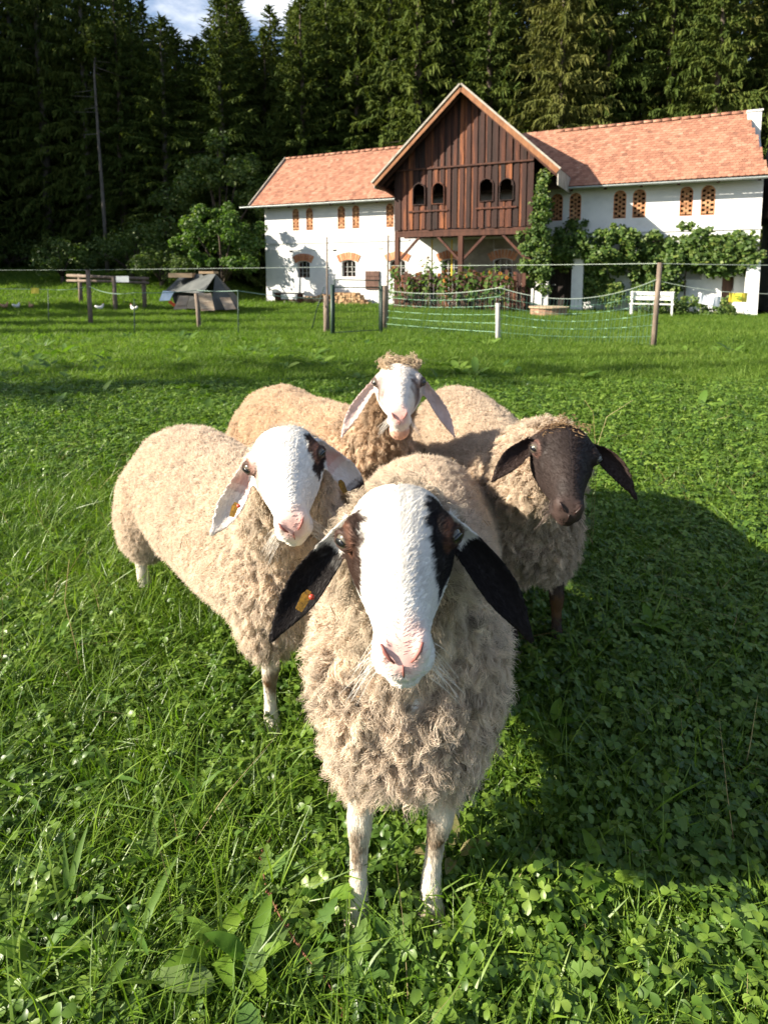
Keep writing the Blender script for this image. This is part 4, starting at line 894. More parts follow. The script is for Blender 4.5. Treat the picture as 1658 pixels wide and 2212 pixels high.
def wires():
    def strand(lab, pts, rad=.006, mat=M_wire):
        m = MB(); Q = []
        for (a, b) in zip(pts, pts[1:]):
            for k in range(8): Q.append(a[0].lerp(b[0], k / 8) - Vector((0, 0, a[1] * 4 * (k / 8) * (1 - k / 8))))
        Q.append(pts[-1][0]); m.tube(Q, rad, 4); return m.build('fence_wire', mat, label=lab, cat='wire')
    def on(key, u, v): return P(u, v, proj(fp[key][0])[2])
    far = P(-260, 584, 18.2); strand('straight pale top wire of the fence left of the gate', [(far, .0), (on('L', 190, 583), .0), (on('g1', 706, 577), .0), (on('p2', 838, 574), 0)], .0055)
    strand('straight pale top wire of the fence right of the gate', [(on('p2', 838, 574), .01), (on('R', 1424, 569), .01), (P(1900, 574, 9.6), 0)], .0055)
    strand('sagging lower fence cord left of the gate', [(P(-200, 615, 17), .03), (on('s0', 104, 625), .05), (on('L', 192, 618), .10), (on('s1', 290, 632), .03), (on('2', 426, 627), .02), (on('s2', 514, 628), .04), (on('g1', 704, 645), 0)], .008, plain('green_cord', (.16, .24, .20), .6))
    strand('lower fence cord right of the tall right post', [(on('R', 1420, 606), .05), (P(1640, 634, 10.0), .02), (P(1800, 632, 9.8), 0)], .006)
wires()
def netting():
    rs = random.Random(8); T = empty('fence_netting', fp['M'][0], 0, label='green electric fence netting sagging between gate and tall right post', cat='netting'); o = fp['M'][0]
    segs = [((838, 628), (950, 634), (1078, 621), fp['g2'][0], fp['M'][0]), ((1078, 621), (1205, 645), (1418, 603), fp['M'][0], fp['R'][0])]
    top = MB(); ver = MB(); hor = [MB() for _ in range(6)]
    for a, mid, c, b0, b1 in segs:
        d0, d1 = proj(b0)[2], proj(b1)[2]; n = 46; prev = None
        for i in range(n + 1):
            t = i / n; u = a[0] + (c[0] - a[0]) * t
            tm = (mid[0] - a[0]) / (c[0] - a[0]); lin = a[1] + (c[1] - a[1]) * t; sag = (mid[1] - (a[1] + (c[1] - a[1]) * tm)) * (t * (1 - t)) / (tm * (1 - tm)); v = lin + sag
            q = P(u, v, d0 + (d1 - d0) * t) - o; g = b0.lerp(b1, t) - o + Vector((0, 0, .03)); w = Vector((rs.uniform(-.02, .02), rs.uniform(-.03, .03), 0))
            row = [q] + [q.lerp(g, (k + 1) / 6) + w * math.sin(3.14 * (k + 1) / 6) for k in range(6)]
            ver.tube(row, .0032, 3, False)
            if prev:
                top.tube([prev[0], row[0]], .007, 4)
                for k in range(6): hor[k].tube([prev[k + 1], row[k + 1]], .0036, 3, False)
            prev = row
    top.build('top_cord', M_wire, T); ver.build('upright_cords', M_net, T, kind='stuff')
    for h in hor: h.build('cord', M_net, T)
netting()
def gate():
    b0, b1 = gp(717, 730), gp(823, 725); G = empty('metal_gate', b0, 0, label='green tubular metal gate between the two wooden posts', cat='gate')
    d0, d1 = proj(b0)[2], proj(b1)[2]; A = [P(u, v, d) - b0 for u, v, d in ((717, 615, d0), (823, 617, d1))]; Z = Vector((0, 0, -.15))
    for q0, q1, r in ((Z, A[0], .035), (b1 - b0 + Z, A[1], .035)):
        m = MB(); m.tube([q0, q1], r, 8); m.build('gate_post', M_green, G, True)
    F = [P(u, v, d) - b0 for u, v, d in ((722, 604, d0), (819, 606, d1), (722, 722, d0), (819, 716, d1))]
    for i, (p, q, r) in enumerate(((F[0], F[2], .014), (F[1], F[3], .014))):
        m = MB(); m.tube([p, q], r, 6); m.build('upright', M_green, G, True)
    for k in (0, .14, .97):
        m = MB(); m.tube([F[0].lerp(F[2], k), F[1].lerp(F[3], k)], .012, 6); m.build('bar', M_green, G, True)
    m = MB()
    for i in range(1, 14): m.tube([F[0].lerp(F[1], i / 14).lerp(F[2].lerp(F[3], i / 14), .14), F[0].lerp(F[1], i / 14).lerp(F[2].lerp(F[3], i / 14), .97)], .002, 3, False)
    for i in range(1, 9): m.tube([F[0].lerp(F[2], .14 + .83 * i / 9), F[1].lerp(F[3], .14 + .83 * i / 9)], .002, 3, False)
    m.build('wire_mesh', M_green, G, kind='stuff')
gate()
def signs():
    def sheet(name, lab, pts, d, mat, cat, th=.004, mark=None):
        q = [P(u, v, d) for u, v in pts]; c = sum(q, Vector()) / 4; r = empty(name, c, 0, label=lab, cat=cat); n = (q[1] - q[0]).cross(q[3] - q[0]).normalized() * th; m = MB()
        nu = 6; vs = []
        for i in range(nu + 1):
            for w in (0, 1):
                a = q[0].lerp(q[1], i / nu).lerp(q[3].lerp(q[2], i / nu), w); a = a + n.normalized() * .012 * math.sin(i * 1.1 + w); vs += [a - c, a - c + n]
        fs = []
        for i in range(nu):
            k = 4 * i; fs += [(k, k + 2, k + 6, k + 4), (k + 1, k + 5, k + 7, k + 3), (k, k + 4, k + 5, k + 1), (k + 2, k + 3, k + 7, k + 6)]
        fs += [(0, 1, 3, 2), (4 * nu, 4 * nu + 2, 4 * nu + 3, 4 * nu + 1)]
        m.add(vs, fs); m.build('panel', mat, r)
        for k in (0, 1):
            m = MB(); m.tube([q[k].lerp(q[1 - k], .12) - c - n, q[k].lerp(q[1 - k], .12) - c + Vector((0, 0, .05))], .003, 4); m.build('tie', M_wire, r)
        if mark:
            m = MB(); e = (q[1] - q[0]); f = (q[3] - q[0])
            for a0, b0, a1, b1 in mark:
                p = [q[0] + e * a + f * b - c - n * 4.5 for a, b in ((a0, b0), (a1, b0), (a1, b1), (a0, b1))]; m.add(p + [x + n for x in p], [(0, 1, 2, 3), (7, 6, 5, 4), (0, 4, 5, 1), (1, 5, 6, 2), (2, 6, 7, 3), (3, 7, 4, 0)])
            m.build('print', plain('green_print', (.30, .42, .05), .6), r)
    Mp = plain('white_paper', (.72, .74, .78), .6); My = plain('yellow_plate', (.80, .62, .06), .5)
    sheet('paper_sign', 'white paper sheet hanging askew on the fence right of the tall post', [(1513, 637), (1556, 641), (1552, 663), (1508, 655)], 9.9, Mp, 'sign')
    sheet('warning_sign', 'larger yellow warning plate hanging at the far right of the fence', [(1575, 633), (1614, 633), (1612, 653), (1573, 652)], 9.8, My, 'sign', mark=[(.25, .35, .40, .5), (.36, .3, .55, .42), (.5, .4, .66, .62), (.3, .58, .48, .7), (.46, .66, .6, .74)])
    sheet('warning_plate', 'small yellow plate on the fence cord at the far left', [(67, 622), (84, 622), (84, 634), (67, 634)], 16.6, My, 'sign')
signs()
def yard():
    # rail frame with board
    q0 = gp(175, 668); R0 = empty('rail_frame', q0, 0, label='weathered wooden rail frame with a white board, left of the tent', cat='rail frame')
    dd = [(172, 592, 176, 662, 23.2), (246, 597, 250, 670, 21.8), (310, 598, 313, 660, 22.4)]; tops = []
    for u0, v0, u1, v1, d in dd:
        t = P(u0, v0, d); b = P(u1, v1, d); b.z = gz(b.x, b.y) - .1; m = MB(); m.tube([b - q0, t - q0], [.085, .075], 8); m.build('post', M_post, R0, True); tops.append(t - q0)
    for v0, v1, v2, r in ((595, 600, 602, .06), (606, 608, 611, .05)):
        m = MB(); m.tube([P(146, v0, 23.6) - q0, P(247, v1, 21.8) - q0, P(322, v2, 22.3) - q0], r, 7); m.build('rail', M_post, R0, True)
    m = MB(); c = P(265, 603, 21.6) - q0; m.box(c, (.46, .03, .22)); m.build('board', plain('white_board', (.62, .64, .64), .6), R0)
    # tent with ramps
    q0 = gp(440, 668); q0 = P(440, 668, 22); q0.z = gz(q0.x, q0.y); Mt = noisy('grey_tarp', [(.3, (.045, .05, .05)), (.7, (.11, .115, .11))], scale=2, rough=.75, bump=.5, bscale=6); T = empty('tarp_tent', q0, 0, label='low dark grey tarpaulin tent with cardboard on top', cat='tent')
    D = 22.; pA, pB = P(395, 592, D + 1.2) - q0, P(466, 592, D - .2) - q0
    def tri(name, pts, mat, th=.015):
        m = MB(); n = (Vector(pts[1]) - Vector(pts[0])).cross(Vector(pts[2]) - Vector(pts[0])).normalized() * th; k = len(pts)
        m.add([Vector(p) for p in pts] + [Vector(p) + n for p in pts], [tuple(range(k)), tuple(range(2 * k - 1, k - 1, -1))] + [(i, i + k, (i + 1) % k + k, (i + 1) % k) for i in range(k)]); return m.build(name, mat, T)
    e0, e1 = P(357, 628, D + .6) - q0, P(438, 634, D - 1.3) - q0
    tri('roof_sheet', [pA, pB, e1, e0], Mt)
    f0 = P(513, 668, D - .3) - q0; f1 = P(455, 670, D - 1.4) - q0; tri('front_sheet', [pB, f0, f1], Mt)
    b0 = P(512, 640, D + 1.4) - q0; tri('side_sheet', [pB, pA, b0, f0 + Vector((.02, .02, 0))], Mt)
    tri('inner_sheet', [e0 + Vector((.1, .3, -.02)), e1 + Vector((0, .3, -.02)), P(448, 668, D - .9) - q0, P(380, 665, D + .3) - q0], plain('tarp_inside', (.02, .02, .02), .9))
    for i, (u0, v0, u1, v1) in enumerate(((374, 602, 414, 592), (440, 592, 462, 590))):
        m = MB(); a, b = P(u0, v0, D + .5) - q0, P(u1, v1, D + .2) - q0; c = (a + b) / 2 + Vector((0, 0, .04)); m.box(c, ((b - a).length, .55, .16 if not i else .09), Matrix.Rotation(.06 * (1 - 2 * i), 3, 'Z')); m.build('cardboard_box', M_card, T)
    def ramp_(lab, quad, d, slats, mat):
        q = [P(u, v, dd_) for (u, v), dd_ in zip(quad, d)]; c = q[3]; r = empty('wooden_pallet', (c.x, c.y, gz(c.x, c.y)), 0, label=lab, cat='pallet'); o = Vector((c.x, c.y, gz(c.x, c.y)))
        for i in range(slats):
            t0, t1 = (i + .06) / slats, (i + .94) / slats; m = MB(); pp = [q[0].lerp(q[3], t0) - o, q[1].lerp(q[2], t0) - o, q[1].lerp(q[2], t1) - o, q[0].lerp(q[3], t1) - o]; n = Vector((0, .025, .012)); m.add(pp + [p + n for p in pp], [(0, 1, 2, 3), (7, 6, 5, 4), (0, 4, 5, 1), (1, 5, 6, 2), (2, 6, 7, 3), (3, 7, 4, 0)]); m.build('slat', mat, r)
        for k in (.08, .92):
            m = MB(); m.beam(q[0].lerp(q[1], k) - o + Vector((0, .045, 0)), q[3].lerp(q[2], k) - o + Vector((0, .045, 0)), .05, .04); m.build('batten', mat, r)
    Mpl = noisy('pallet_wood', [(.3, (.22, .16, .11)), (.7, (.38, .30, .22))], scale=4, rough=.9, tone=.3)
    ramp_('pale pallet leaning at the middle of the tent', [(428, 634), (456, 634), (464, 671), (434, 672)], (20.3, 20.3, 20.0, 20.0), 8, Mpl)
    ramp_('smaller pallet in the shade under the tent roof', [(388, 640), (408, 640), (402, 668), (374, 669)], (20.6, 20.6, 20.3, 20.3), 6, Mpl)
    ramp_('open slatted pallet at the right end of the tent', [(474, 643), (497, 643), (510, 668), (487, 670)], (21.0, 21.0, 20.6, 20.6), 4, Mpl)
    m = MB(); q = [P(u, v, 20.4) for u, v in ((352, 628), (376, 630), (366, 649), (344, 650))]; c = q[3].copy(); n = Vector((.0, .03, .0)); m.add([p - c for p in q] + [p - c + n for p in q], [(0, 1, 2, 3), (7, 6, 5, 4), (0, 4, 5, 1), (1, 5, 6, 2), (2, 6, 7, 3), (3, 7, 4, 0)])
    r = empty('white_sheet', c, 0, label='bluish white plastic lid hanging at the left end of the tent', cat='lid'); m.build('panel', plain('white_plastic', (.62, .70, .85), .4), r)
    m = MB(); a, b = P(366, 651, 20.5) - c, P(378, 660, 20.5) - c; m.beam(a, b, .06, .09); m.build('red_handle', plain('red_plastic', (.65, .08, .02), .5), r)
yard()
def hens():
    Mw = plain('white_feather', (.68, .66, .62), .8); Mb = plain('brown_feather', (.34, .20, .12), .8); Mr = plain('red_comb', (.5, .03, .02), .6); Ml = plain('hen_leg', (.5, .35, .1), .6)
    for u, v, mat, ang, lab in ((36, 661, Mw, 1.2, 'white hen at the left edge of the yard'), (68, 664, Mb, 2.5, 'brown hen beside the white one at the left edge'), (216, 669, Mw, .4, 'white hen resting left of the rail frame post'), (290, 662, Mw, 2.9, 'pale hen near the right post of the rail frame'), (10, 664, Mb, 0, 'second brown hen at the very left edge')):
        q = P(u, v + 4, 21.5); q.z = gz(q.x, q.y); h = empty('hen', q, ang, label=lab, cat='hen'); h.scale = (.62, .62, .62)
        m = MB(); m.loft([(-.24, 0, .36), (-.17, 0, .31), (-.08, 0, .25), (.04, 0, .24), (.12, 0, .27), (.16, 0, .34), (.18, 0, .41), (.21, 0, .44), (.25, 0, .43)], [.01, .06, .10, .11, .09, .05, .035, .035, .008], [.05, .07, .09, .10, .10, .07, .05, .04, .008], 10); m.build('body', mat, h, True)
        m = MB(); m.ball((.205, 0, .49), (.035, .008, .025), nu=7, nv=5); m.build('comb', Mr, h)
        for s in (-1, 1):
            m = MB(); m.tube([(.02, .05 * s, .18), (.03, .05 * s, .0), (.09, .05 * s, .0)], .008, 5); m.build('leg', Ml, h)
hens()
# ------------------------------------------------------------------ sheep
def vnoise(Pt, scale, seed=0):
    """smooth value noise in [-1, 1] on an (n,3) array"""
    q = np.asarray(Pt, dtype=np.float64) * scale + seed * 17.31; i = np.floor(q).astype(np.int64); f = q - i; f = f * f * (3 - 2 * f)
    def h(a, b, c):
        n = (a * 73856093) ^ (b * 19349663) ^ (c * 83492791) ^ (seed * 2654435); n = (n ^ (n >> 13)) * 1274126177; n = n ^ (n >> 16); return (n & 0xffff) / 32767.5 - 1
    r = 0
    for dx in (0, 1):
        for dy in (0, 1):
            for dz in (0, 1):
                r = r + h(i[:, 0] + dx, i[:, 1] + dy, i[:, 2] + dz) * (f[:, 0] if dx else 1 - f[:, 0]) * (f[:, 1] if dy else 1 - f[:, 1]) * (f[:, 2] if dz else 1 - f[:, 2])
    return r
def sst(a, b, x): t = np.clip((x - a) / (b - a), 0, 1); return t * t * (3 - 2 * t)
def mixc(c, col, f): return c * (1 - f[:, None]) + np.array(col)[None, :] * f[:, None]
def attr_mat(name, attr, rough=.7, spec=.2, sss=0., bump=0., bscale=200, trans=0., sheen=0.):
    m, nt, o = new_mat(name); L = nt.links.new; a = N(nt, 'ShaderNodeAttribute', attribute_name=attr); b = N(nt, 'ShaderNodeBsdfPrincipled'); b.inputs['Roughness'].default_value = rough; b.inputs['Specular IOR Level'].default_value = spec
    L(a.outputs['Color'], b.inputs['Base Color'])
    if sss: b.inputs['Subsurface Weight'].default_value = sss; b.inputs['Subsurface Radius'].default_value = (.012, .005, .003); b.inputs['Subsurface Scale'].default_value = .5
    if bump:
        n = N(nt, 'ShaderNodeTexNoise'); n.inputs['Scale'].default_value = bscale; n.inputs['Detail'].default_value = 4; tcn = N(nt, 'ShaderNodeTexCoord'); L(tcn.outputs['Object'], n.inputs[0]); bp = N(nt, 'ShaderNodeBump'); bp.inputs['Strength'].default_value = bump; bp.inputs['Distance'].default_value = .004; L(n.outputs['Fac'], bp.inputs['Height']); L(bp.outputs[0], b.inputs['Normal'])
    if trans:
        t = N(nt, 'ShaderNodeBsdfTranslucent'); L(a.outputs['Color'], t.inputs[0]); ms = N(nt, 'ShaderNodeMixShader'); ms.inputs[0].default_value = trans; L(b.outputs[0], ms.inputs[1]); L(t.outputs[0], ms.inputs[2]); L(ms.outputs[0], o.inputs[0])
    else: L(b.outputs[0], o.inputs[0])
    return m
M_skin = attr_mat('sheep_skin', 'hue', .65, .25, bump=.06, bscale=260)
M_fleece = attr_mat('fleece_base', 'hue', .95, .05, bump=.8, bscale=90)
M_wool = attr_mat('wool_strand', 'hue', .8, .12, trans=.30)
M_fur = attr_mat('fur_strand', 'hue', .6, .12, trans=.18)
M_eye = noisy('iris', [(.3, (.055, .042, .028)), (.7, (.13, .115, .085))], scale=60, rough=.08, spec=.6)
M_pupil = plain('pupil', (.006, .006, .008), .08, .6)
M_nostril = plain('nostril_pink', (.24, .085, .07), .6)
M_nostrild = plain('nostril_dark', (.03, .014, .012), .45)
M_tag = noisy('ear_tag_plate', [(.35, (.06, .035, .008)), (.62, (.36, .19, .02))], scale=120, rough=.5)
M_tagred = plain('ear_tag_button', (.42, .05, .03), .4)
def remesh(mb, voxel, smooth, name):
    o = bpy.data.objects.new('tmp', mb.mesh('tmp')); COL.objects.link(o)
    r = o.modifiers.new('r', 'REMESH'); r.mode = 'VOXEL'; r.voxel_size = voxel; r.adaptivity = 0
    s = o.modifiers.new('s', 'SMOOTH'); s.factor = .5; s.iterations = smooth
    dg = bpy.context.evaluated_depsgraph_get(); me = bpy.data.meshes.new_from_object(o.evaluated_get(dg)); bpy.data.objects.remove(o); me.name = name
    me.polygons.foreach_set('use_smooth', [True] * len(me.polygons)); return me
def verts(me): a = np.zeros(len(me.vertices) * 3, dtype=np.float32); me.vertices.foreach_get('co', a); return a.reshape(-1, 3).astype(np.float64)
def set_hue(me, c):
    a = me.attributes.new('hue', 'FLOAT_COLOR', 'POINT'); a.data.foreach_set('color', np.concatenate([np.clip(c, 0, 1), np.ones((len(c), 1))], 1).astype(np.float32).ravel())
def sample(me, n, rs, mask=None):
    """n random points on the mesh with normals; mask(points) gives a relative density"""
    me.calc_loop_triangles(); nt_ = len(me.loop_triangles); t = np.zeros(nt_ * 3, dtype=np.int32); me.loop_triangles.foreach_get('vertices', t); t = t.reshape(-1, 3); V = verts(me)
    nv = np.zeros(len(V) * 3, dtype=np.float32); me.vertices.foreach_get('normal', nv); nv = nv.reshape(-1, 3)
    a, b, c = V[t[:, 0]], V[t[:, 1]], V[t[:, 2]]; w_ = np.linalg.norm(np.cross(b - a, c - a), axis=1)
    if mask is not None: w_ = w_ * mask((a + b + c) / 3)
    w_ = w_ / w_.sum(); k = rs.choice(nt_, n, p=w_); r1, r2 = np.sqrt(rs.random(n))[:, None], rs.random(n)[:, None]
    p = a[k] * (1 - r1) + b[k] * (r1 * (1 - r2)) + c[k] * (r1 * r2); nr = nv[t[k, 0]] * (1 - r1) + nv[t[k, 1]] * (r1 * (1 - r2)) + nv[t[k, 2]] * (r1 * r2)
    return p, nr / (np.linalg.norm(nr, axis=1)[:, None] + 1e-9)
def strands(name, pts, rad, hue, mat, parent):
    """pts (n,k,3), rad (k,) or (n,k), hue (n,3)"""
    n, k, _ = pts.shape; cu = bpy.data.hair_curves.new(name); cu.add_curves([k] * n)
    cu.position_data.foreach_set('vector', pts.astype(np.float32).ravel())
    ra = cu.attributes.get('radius') or cu.attributes.new('radius', 'FLOAT', 'POINT'); ra.data.foreach_set('value', np.broadcast_to(rad, (n, k)).astype(np.float32).ravel())
    a = cu.attributes.new('hue', 'FLOAT_COLOR', 'CURVE'); a.data.foreach_set('color', np.concatenate([np.clip(hue, 0, 1), np.ones((n, 1))], 1).astype(np.float32).ravel())
    cu.materials.append(mat); o = bpy.data.objects.new(name, cu); link(o, parent); return o
class Sheep: pass
def make_sheep(c):
    rs = np.random.default_rng(c['seed']); S_ = Sheep(); hs = c.get('hs', 1.)
    # ---- head frame
    O = P(*c['head']); d = c['head'][2]; e = P(*c['eyeR'], d) - P(*c['eyeL'], d); e.normalize()
    rd = ray(*c['nose']).normalized(); ln = .165 * hs; oc = Vector((0, 0, CAM_H)) - O; b = oc.dot(rd); disc = b * b - (oc.length_squared - ln * ln)
    tt = -b - math.sqrt(disc) if disc > 0 else -b
    f = (Vector((0, 0, CAM_H)) + rd * tt - O).normalized(); xr = (e - f * f.dot(e)).normalized(); up = f.cross(xr).normalized(); ax = -xr
    HM = np.array([ax, f, up]) * 1.0; On = np.array(O)
    W = lambda x, y, z: O + (ax * x + f * y + up * z) * hs
    if 0: print(c['name'], 'head', [round(t, 3) for t in O], 'face', [round(t, 2) for t in f], 'disc', round(disc, 4))
    # ---- body: one continuous skin
    m = MB(); n = 28
    secs = [(-.098, .002, -.050, .030), (-.082, .030, -.068, .050), (-.055, .050, -.086, .064), (-.028, .0595, -.098, .0705), (0, .0605, -.103, .0705), (.03, .054, -.099, .0600), (.065, .0495, -.083, .0485), (.10, .0435, -.066, .0380), (.128, .035, -.055, .0315), (.150, .024, -.050, .0298), (.166, .010, -.046, .0270), (.176, -.006, -.040, .022), (.181, -.016, -.033, .012)]
    vs = []; 
    for y, zt, zb, hw in secs:
        zc, rz = (zt + zb) / 2, (zt - zb) / 2
        for j in range(n):
            a = 2 * math.pi * j / n; ca, sa = math.cos(a), math.sin(a); ex = 2.35
            ca = math.copysign(abs(ca) ** (2 / ex), ca); sa = math.copysign(abs(sa) ** (2 / ex), sa)
            k = 1 - .20 * max(0, -sa) ** 2 - .10 * max(0, sa) ** 3 * (1 if y > .02 else .12); vs.append(W(hw * ca * k, y, zc + rz * sa))
    ns = len(secs); fs = [(i * n + j, i * n + (j + 1) % n, (i + 1) * n + (j + 1) % n, (i + 1) * n + j) for i in range(ns - 1) for j in range(n)] + [tuple(range(n - 1, -1, -1)), tuple(range((ns - 1) * n, ns * n))]
    m.add(vs, fs); HR = Matrix((ax, f, up)).transposed()
    eyes = []
    for sg in (1, -1):
        m.ball(W(sg * .053, .004, .020), [q * hs for q in (.020, .030, .021)], HR)                     # brow
        m.ball(W(sg * .046, .035, -.004), [q * hs for q in (.013, .026, .016)], HR)                     # cheek bone
        m.ball(W(sg * .0175, .155, -.010), [q * hs for q in (.0145, .022, .022)], HR)                     # nostril wing
        m.ball(W(sg * .0195, .142, -.036), [q * hs for q in (.0155, .026, .016)], HR)                     # upper lip
        ec = W(sg * .0665, .012, .016); ed = (ax * sg * .70 + f * .66 + up * .26).normalized(); eh = (up.cross(ed)).normalized(); ev = ed.cross(eh); eyes.append((ec, ed, eh, ev, sg))
        for k2, rr in ((1, .0125), (-1, .0115)):
            m.tube([ec + ed * .0065 * hs + (eh * math.cos(q) * .0150 + ev * (math.sin(q) * rr * k2 * .82)) * hs for q in [math.pi * i / 8 for i in range(9)]], [.0030 * hs + .0016 * hs * math.sin(math.pi * i / 8) for i in range(9)], 6)
    m.ball(W(0, .156, -.046), [q * hs for q in (.021, .020, .013)], HR)                                # chin
    if c.get('wattle'): m.ball(W(.0, .118, -.082), [q * hs for q in (.030, .026, .032)], HR)
    # ears: cupped leaf shaped sheets
    ears = []
    for sg, (mid, tip, wd) in zip((1, -1), c['ears']):
        base = W(sg * .058, -.038, .006); pm, pt = P(*mid), P(*tip); ctr = []
        for i in range(13):
            t = i / 12; ctr.append(base * ((1 - t) * (1 - 2 * t)) + pm * (4 * t * (1 - t)) + pt * (t * (2 * t - 1)))
        ears.append((np.array([list(q) for q in ctr]), wd, sg)); vs = []; nw = 9
        for i, q in enumerate(ctr):
            t = i / 12; tg = (ctr[min(12, i + 1)] - ctr[max(0, i - 1)]).normalized(); nr = (Vector((0, 0, CAM_H)) - q).normalized() * .8 + ax * sg * .22 - Vector((0, 0, .15)); nr = (nr - tg * nr.dot(tg)).normalized(); sd = tg.cross(nr).normalized()
            hw = wd * (.40 + .60 * math.sin(math.pi * min(1, t * .62 + .14)) ** 1.2) * (1 - max(0, t - .45) ** 2 * 3.15) if t < .999 else wd * .05
            hw = max(hw, .004); cup = .75 * (1 - t) ** .6 + .15
            for side in (1, -1):
                for j in range(nw):
                    s = -1 + 2 * j / (nw - 1); s *= side; th = max(.0052 * (1 - .38 * s * s), .62 * c['voxel'])
                    vs.append(q + sd * (hw * s * (1 - .25 * cup * s * s)) + nr * (cup * hw * (s * s - .35)) + nr * (th * side))
        w2 = 2 * nw; fs = [(i * w2 + j, i * w2 + (j + 1) % w2, (i + 1) * w2 + (j + 1) % w2, (i + 1) * w2 + j) for i in range(12) for j in range(w2)] + [tuple(range(w2 - 1, -1, -1)), tuple(range(12 * w2, 13 * w2))]
        m.add(vs, fs)
    chest, rump = Vector(c['chest']), Vector(c['rump']); axis = (chest - rump); axis.z = 0; LN = axis.length; axis.normalize(); lat = Vector((axis.y, -axis.x, 0)); Z = Vector((0, 0, 1))
    TS = [(0, .06, .07), (.05, .15, .16), (.18, .198, .208), (.4, .214, .220), (.62, .214, .224), (.80, .204, .222), (.91, .186, .212), (.97, .145, .178), (1., .06, .09)]
    ws = c.get('ws', 1.); hgt = c.get('hgt', 1.)
    def torso(mb, off, n=24): mb.loft([rump.lerp(chest, t) + Z * (.012 * math.sin(t * 9)) for t, a, b in TS], [max(.02, a * ws - off) for t, a, b in TS], [max(.02, b * hgt - off) for t, a, b in TS], n, ex=2.08, tans=[axis] * len(TS))
    hb = W(0, -.045, -.028); n0 = chest - axis * .17 + Z * .09; n1 = n0.lerp(hb, .5) + Z * c.get('arch', .02)
    def neck(mb, off, k=1.): mb.loft([n0 - axis * .06 - Z * .05, n0, n1, hb + (n1 - hb) * .28, hb + (n1 - hb) * -.02], [.16 * k - off, .158 * k - off, .118 * k - off, .088 * k - off, max(.03, .066 * k - off)], [.17 * k - off, .165 * k - off, .13 * k - off, .10 * k - off, max(.03, .075 * k - off)], 20)
    torso(m, .07); neck(m, .045)
    m.loft([n1, hb, W(0, -.02, -.02)], [.05, .055, .055], [.06, .07, .075], 14)
    feet = []
    def fleg(foot, sgn):
        top = chest - axis * .13 + lat * sgn * .085; fx = Vector(foot); q = lambda z, fw: Vector((fx.x + (top.x - fx.x) * sm(.05, .36, z), fx.y + (top.y - fx.y) * sm(.05, .36, z), z)) + axis * fw
        m.tube([q(.42, 0), q(.33, .0), q(.27, .004), q(.225, .010), q(.205, .011), q(.185, .008), q(.15, .001), (q(.10, -.001)), q(.068, 0), q(.048, .006), q(.030, .014), q(.022, .018)], [.056, .042, .030, .0240, .0240, .0225, .0170, .0155, .0190, .0215, .0215, .023], 14)
        for s2 in (-1, 1): m.tube([q(.032, .014) + lat * s2 * .011, q(.012, .026) + lat * s2 * .0125, q(-.004, .034) + lat * s2 * .013], [.015, .0165, .0155], 8)
        feet.append(fx)
    def hleg(foot, sgn):
        top = rump + axis * .15 + lat * sgn * .10; fx = Vector(foot)
        m.tube([top + Z * -.02, top + axis * .05 - Z * .13, fx + Z * .30 + axis * .03, fx + Z * .235 - axis * .045, fx + Z * .20 - axis * .045, fx + Z * .12 - axis * .025, fx + Z * .06 - axis * .006, fx + Z * .03 + axis * .008, fx - Z * .004 + axis * .02], [.11, .09, .052, .032, .029, .021, .024, .025, .028], 12); feet.append(fx)
    for sgn, ft in zip((1, -1), c['front']): fleg(ft, sgn)
    for sgn, ft in zip((1, -1), c['hind']): hleg(ft, sgn)
    body_me = remesh(m, c['voxel'], 3, 'body'); V = verts(body_me)
    # ---- colour of coat by place on the head, ears, legs
    def local(Pw): return ((Pw - On) @ HM.T) / hs
    def earpar(Pw):
        best = np.full(len(Pw), 9.); tb = np.zeros(len(Pw)); sb = np.zeros(len(Pw))
        for ctr, wd, sg in ears:
            D = np.linalg.norm(Pw[:, None, :] - ctr[None, 2:, :], axis=2); k = D.argmin(1); dm = D[np.arange(len(Pw)), k]; u_ = dm < best; best = np.where(u_, dm, best); tb = np.where(u_, (k + 2) / 12., tb); sb = np.where(u_, sg, sb)
        return best, tb, sb
    def hue(Pw):
        h = local(Pw); x, y, z = h[:, 0], h[:, 1], h[:, 2]; axx = np.abs(x); im_l = x > 0
        n1_ = vnoise(Pw, 90, 3) * .006 + vnoise(Pw, 260, 5) * .004; n2_ = vnoise(Pw, 40, 8)
        ed, et, es = earpar(Pw); D_ear = ed < .034 + .012; side = axx > .063; ear = D_ear & ((axx > .078) | (y < -.03) & side)
        col = c['coat'](x, y, z, n1_, n2_, im_l, ear, et, es)
        # legs
        zz = Pw[:, 2]; nearleg = (zz < .34) & (y < .3)
        for fx in feet:
            dd = np.hypot(Pw[:, 0] - fx.x, Pw[:, 1] - fx.y); lg = (dd < .085) & (zz < .34)
            col = np.where(lg[:, None], np.array(c.get('leg', (.66, .60, .50)))[None, :] * (1 + .10 * n2_[:, None]), col)
            ka = (Pw[:, 0] - fx.x) * axis.x + (Pw[:, 1] - fx.y) * axis.y; kd_ = np.sqrt((ka - .035) ** 2 + ((zz - .165) * .85) ** 2 + ((Pw[:, 0] - fx.x) * lat.x + (Pw[:, 1] - fx.y) * lat.y - .006) ** 2)
            kf = np.where(lg, sst(.054, .028, kd_ + n1_ * 1.5) * np.clip(.8 + n2_ * .3, 0, 1), 0); col = mixc(col, (.12, .062, .026), kf)
            col = np.where((lg & (zz < .034))[:, None], np.array([.42, .34, .28])[None, :], col)
        return col
    root = empty('sheep', (0, 0, 0), 0, label=c['label'], cat='sheep', group='sheep standing in the pasture')
    gx = Vector((chest.x, chest.y, 0)); root.location = gx; Inv = np.array(gx)
    def place(o): o.location = -gx; return o
